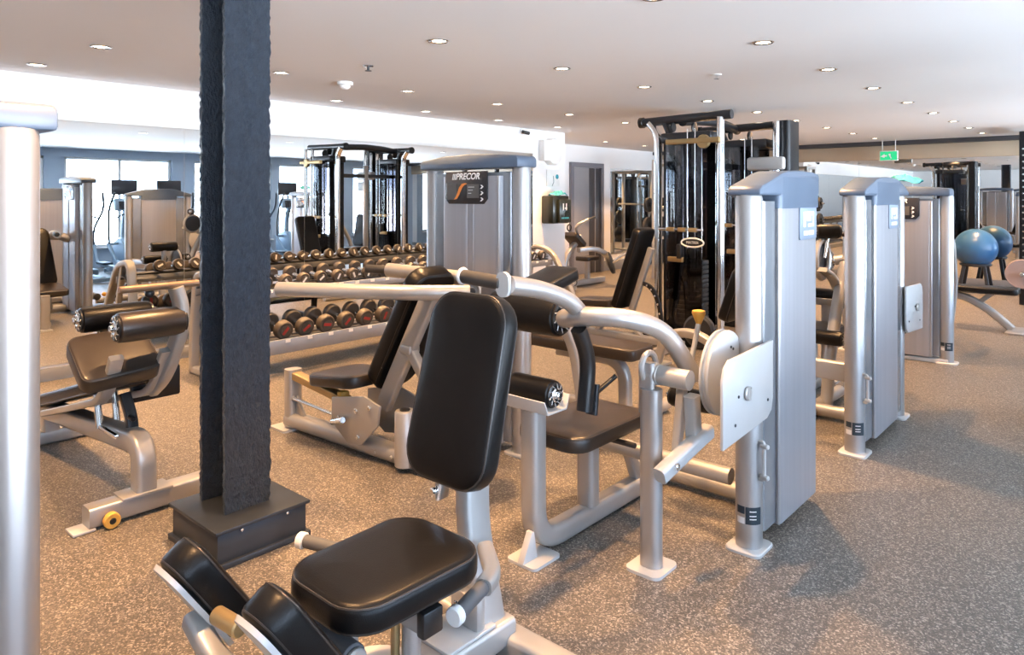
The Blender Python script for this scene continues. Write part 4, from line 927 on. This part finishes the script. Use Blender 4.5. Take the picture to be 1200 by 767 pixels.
m_.prism([f(.0, .03), f(.03, .035), f(.035, .0), f(.01, -.005)], U * -.001, 0); m_.prism([f(.01, .0), f(.03, .0), f(.05, -.045), f(.035, -.05)], U * -.001, 0); m_.prism([f(-.12, -.01), f(-.06, .035), f(-.06, .012), f(-.02, .012), f(-.02, -.012), f(-.06, -.012), f(-.06, -.035)], U * -.001, 0); m_.build('running_figure', None, r)
m_ = M()
for s in (-.1, .1): m_.cyl(P(13.1, 3.1 + s, 2.215), P(13.1, 3.1 + s, CEIL), .006, n=10, bev=.001)
m_.build('hanger', WHITE, r)

# ------------------------------------------------------------------ cardio row along the windows (seen in the mirror)
def make_elliptical():
    r = thing('elliptical_trainer', 'x', 'exercise machine', P(0, 0, 0))
    vc = -.55
    m_ = M(); m_.lathe(P(-.12, vc, .36), U, [(.20, 0), (.30, .02), (.32, .06), (.32, .18), (.30, .22), (.20, .24)], 32); m_.box(P(0, vc + .1, .10), .46, .7, .12, .04); m_.build('flywheel_housing', CARDIO, r)
    m_ = M(); m_.bar([P(-.22, vc - .35, .05), P(.22, vc - .35, .05)], .08, .07, 0, .015); m_.bar([P(-.25, .75, .05), P(.25, .75, .05)], .08, .07, 0, .015); m_.bar([P(0, vc, .06), P(0, .75, .06)], .10, .07, 0, .02); m_.build('base_frame', CARDIO, r)
    m_ = M(); m_.bar([P(0, vc + .02, .30), P(0, vc - .04, .85), P(0, vc + .10, 1.26)], .11, .09, .2, .03, up=U); m_.build('console_mast', CARDIO, r)
    m_ = M(); m_.use(CARDIO).prism([P(-.22, vc + .02, 1.36), P(-.22, vc + .12, 1.18), P(-.22, vc + .20, 1.18), P(-.22, vc + .14, 1.42)], U * .44, .02); m_.use(SCREEN).prism([P(-.15, vc + .198, 1.21), P(.15, vc + .198, 1.21), P(.15, vc + .160, 1.36), P(-.15, vc + .160, 1.36)], V * .006, .002); cns = m_.build('console', None, r)
    m_ = M(); m_.use(SCREEN).box(P(0, vc + .02, 1.62), .46, .04, .28, .012); m_.use(CARDIOD).box(P(0, vc - .02, 1.62), .40, .04, .22, .012); m_.bar([P(0, vc, 1.52), P(0, vc + .06, 1.36)], .06, .03, 0, .008, up=U); m_.build('television', None, r)
    for s in (-1, 1):
        m_ = M(); m_.use(CARDIOD).tube([P(s * .27, vc + .05, .55), P(s * .27, vc + .02, .85), P(s * .36, vc + .28, 1.22), P(s * .30, vc + .40, 1.52)], .020, .14, n=12, k=8); m_.build('handlebar', None, r)
        m_ = M(); m_.use(CARDIO).bar([P(s * .28, vc + .02, .58), P(s * .24, vc + .30, .25), P(s * .18, .60, .22)], .05, .06, .10, .015); m_.build('pedal_arm', None, r)
        m_ = M(); m_.box(P(s * .17, .32, .29), .16, .36, .04, .015); m_.build('pedal', CARDIOD, r)
    m_ = M(); m_.tube([P(-.24, vc + .34, 1.06), P(-.10, vc + .22, 1.12), P(.10, vc + .22, 1.12), P(.24, vc + .34, 1.06)], .016, .05); m_.build('fixed_handle', CARDIOD, r)
    m_ = M(); m_.bar([P(-.30, vc + .02, .57), P(.30, vc + .02, .57)], .06, .05, 0, .012); m_.build('crank_bar', CARDIO, r)
    return r
ell = None
ELL = [(3.55, 'first from the mirror\'s left end'), (4.40, 'partly behind the reflected weight tower'), (5.20, 'before the middle of the bright window'), (6.02, 'beside the pillar, before the blue grey wall'), (6.9, 'hidden behind the pillar'), (7.82, 'just right of the pillar'), (8.62, 'second to the right of the pillar')]
for u, tx in ELL:
    lab = 'elliptical trainer seen in the mirror, %s' % tx
    if not ell: ell = make_elliptical(); ell.location = P(u, -.95, 0); ell['label'] = lab; ell['group'] = 'elliptical trainers along the windows'
    else: dup(ell, P(u, -.95, 0), lab, 'elliptical trainers along the windows')
r = thing('exercise_ball', 'tan exercise ball on the floor, seen in the mirror left of the pillar', 'ball', P(5.70, .30, 0))
M().sphere(P(5.72, .26, .275), .275, 40).build('ball', BALLT, r); M().lathe(P(5.72, .26, .549), Z, [(.02, -.01), (.016, .004), (.006, .006)], 14).build('valve', WHITE, r)

# ------------------------------------------------------------------ barbell rack with plates, behind the cable machine (seen in the mirrors)
r = thing('barbell_rack', 'white barbell rack loaded with black plates, seen in the mirror beside the door', 'rack', P(11.3, 5.85, 0))
for v in (5.3, 6.4):
    for u in (11.1, 11.6):
        m_ = M(); m_.bar([P(u, v, 0), P(u, v, 2.1)], .07, .07, 0, .008, up=U); m_.build('upright', WHITE_METAL, r)
    m_ = M(); m_.bar([P(11.1, v, 2.07), P(11.6, v, 2.07)], .06, .06, 0, .008); m_.build('top_rail', WHITE_METAL, r)
for u, z in ((11.1, 2.07), (11.6, 2.07), (11.6, .10), (11.35, 1.25)):
    m_ = M(); m_.cyl(P(u, 5.3, z), P(u, 6.4, z), .025); m_.build('cross_bar', WHITE_METAL, r)
m_ = M()
for u in (11.1, 11.6):
    for v, s in ((5.3, -1), (6.4, 1)):
        for z in (.45, .9, 1.3):
            q = M(); q.cyl(P(u, v + s * .03, z), P(u, v + s * .22, z), .022, n=14); q.build('plate_horn', CHROME, r)
m_.bm.free()
pp = None; k = 0
for u, un in ((11.1, 'front'), (11.6, 'rear')):
    for v, s, sn in ((5.3, -1, 'aisle'), (6.4, 1, 'wall')):
        for z, zn, sc_ in ((.45, 'lowest', 1), (.9, 'middle', .85), (1.3, 'highest', .6)):
            lab = 'black weight plate on the %s horn of the barbell rack, %s %s side' % (zn, un, sn)
            if pp is None:
                pp = thing('weight_plate', lab, 'weight plate', P(u, v + s * .12, z), 'plates on the barbell rack')
                M().lathe(P(u, v + s * .12, z) + V * -.03, V, [(.10, .006), (.19, .004), (.205, 0), (.215, .012), (.215, .045), (.205, .058), (.17, .052), (.06, .05), (.035, .058), (.026, .058), (.026, 0)], 36, cap=False).build('disc', IRON, pp)
                o = pp
            else: o = dup(pp, P(u, v + s * .12, z), lab, 'plates on the barbell rack')
            o.scale = (1, sc_, sc_)
# ------------------------------------------------------------------ light, camera, colour
w = bpy.data.worlds.new('sky'); bpy.context.scene.world = w; w.use_nodes = True
nt = w.node_tree; bg = nt.nodes['Background']
tc = nt.nodes.new('ShaderNodeTexCoord'); sx = nt.nodes.new('ShaderNodeSeparateXYZ'); nt.links.new(tc.outputs['Generated'], sx.inputs[0])
rp = nt.nodes.new('ShaderNodeValToRGB'); rp.color_ramp.interpolation = 'EASE'
rp.color_ramp.elements[0].position = .49; rp.color_ramp.elements[0].color = (.84, .92, 1.0, 1)      # bright lower half, added to light the ceiling through the windows
rp.color_ramp.elements[1].position = .51; rp.color_ramp.elements[1].color = (.17, .22, .29, 1)    # hazy sky
ma = nt.nodes.new('ShaderNodeMath'); ma.operation = 'MULTIPLY_ADD'; ma.inputs[1].default_value = .5; ma.inputs[2].default_value = .5
nt.links.new(sx.outputs['Z'], ma.inputs[0]); nt.links.new(ma.outputs[0], rp.inputs['Fac']); nt.links.new(rp.outputs['Color'], bg.inputs['Color'])
bg.inputs['Strength'].default_value = 30.0
for a, b in WIN:
    L = bpy.data.lights.new('window_portal', 'AREA'); L.shape = 'RECTANGLE'; L.size = b - a; L.size_y = ZH - ZS
    L.cycles.is_portal = True
    o = bpy.data.objects.new('window_portal', L); C.objects.link(o); o.location = P((a + b) / 2, VW - .15, (ZS + ZH) / 2)
    o.rotation_euler = (V).to_track_quat('-Z', 'Z').to_euler()
cd = bpy.data.cameras.new('camera'); cam = bpy.data.objects.new('camera', cd); C.objects.link(cam)
cam.location = (0, 0, H); cd.sensor_width = 36; cd.lens = 24.9; cd.shift_y = -153.5 / 1200
cam.rotation_euler = (PI / 2, 0, math.atan2(730, 830)); cd.clip_start = .05
sc = bpy.context.scene; sc.camera = cam
sc.view_settings.view_transform = 'Standard'; sc.view_settings.look = 'None'; sc.view_settings.gamma = 1; sc.view_settings.exposure = 0.38; sc.view_settings.use_curve_mapping = False
sc.cycles.max_bounces = 10; sc.cycles.diffuse_bounces = 5; sc.cycles.glossy_bounces = 6; sc.cycles.transparent_max_bounces = 12
sc.cycles.sample_clamp_indirect = 6; sc.cycles.caustics_reflective = False; sc.cycles.caustics_refractive = False
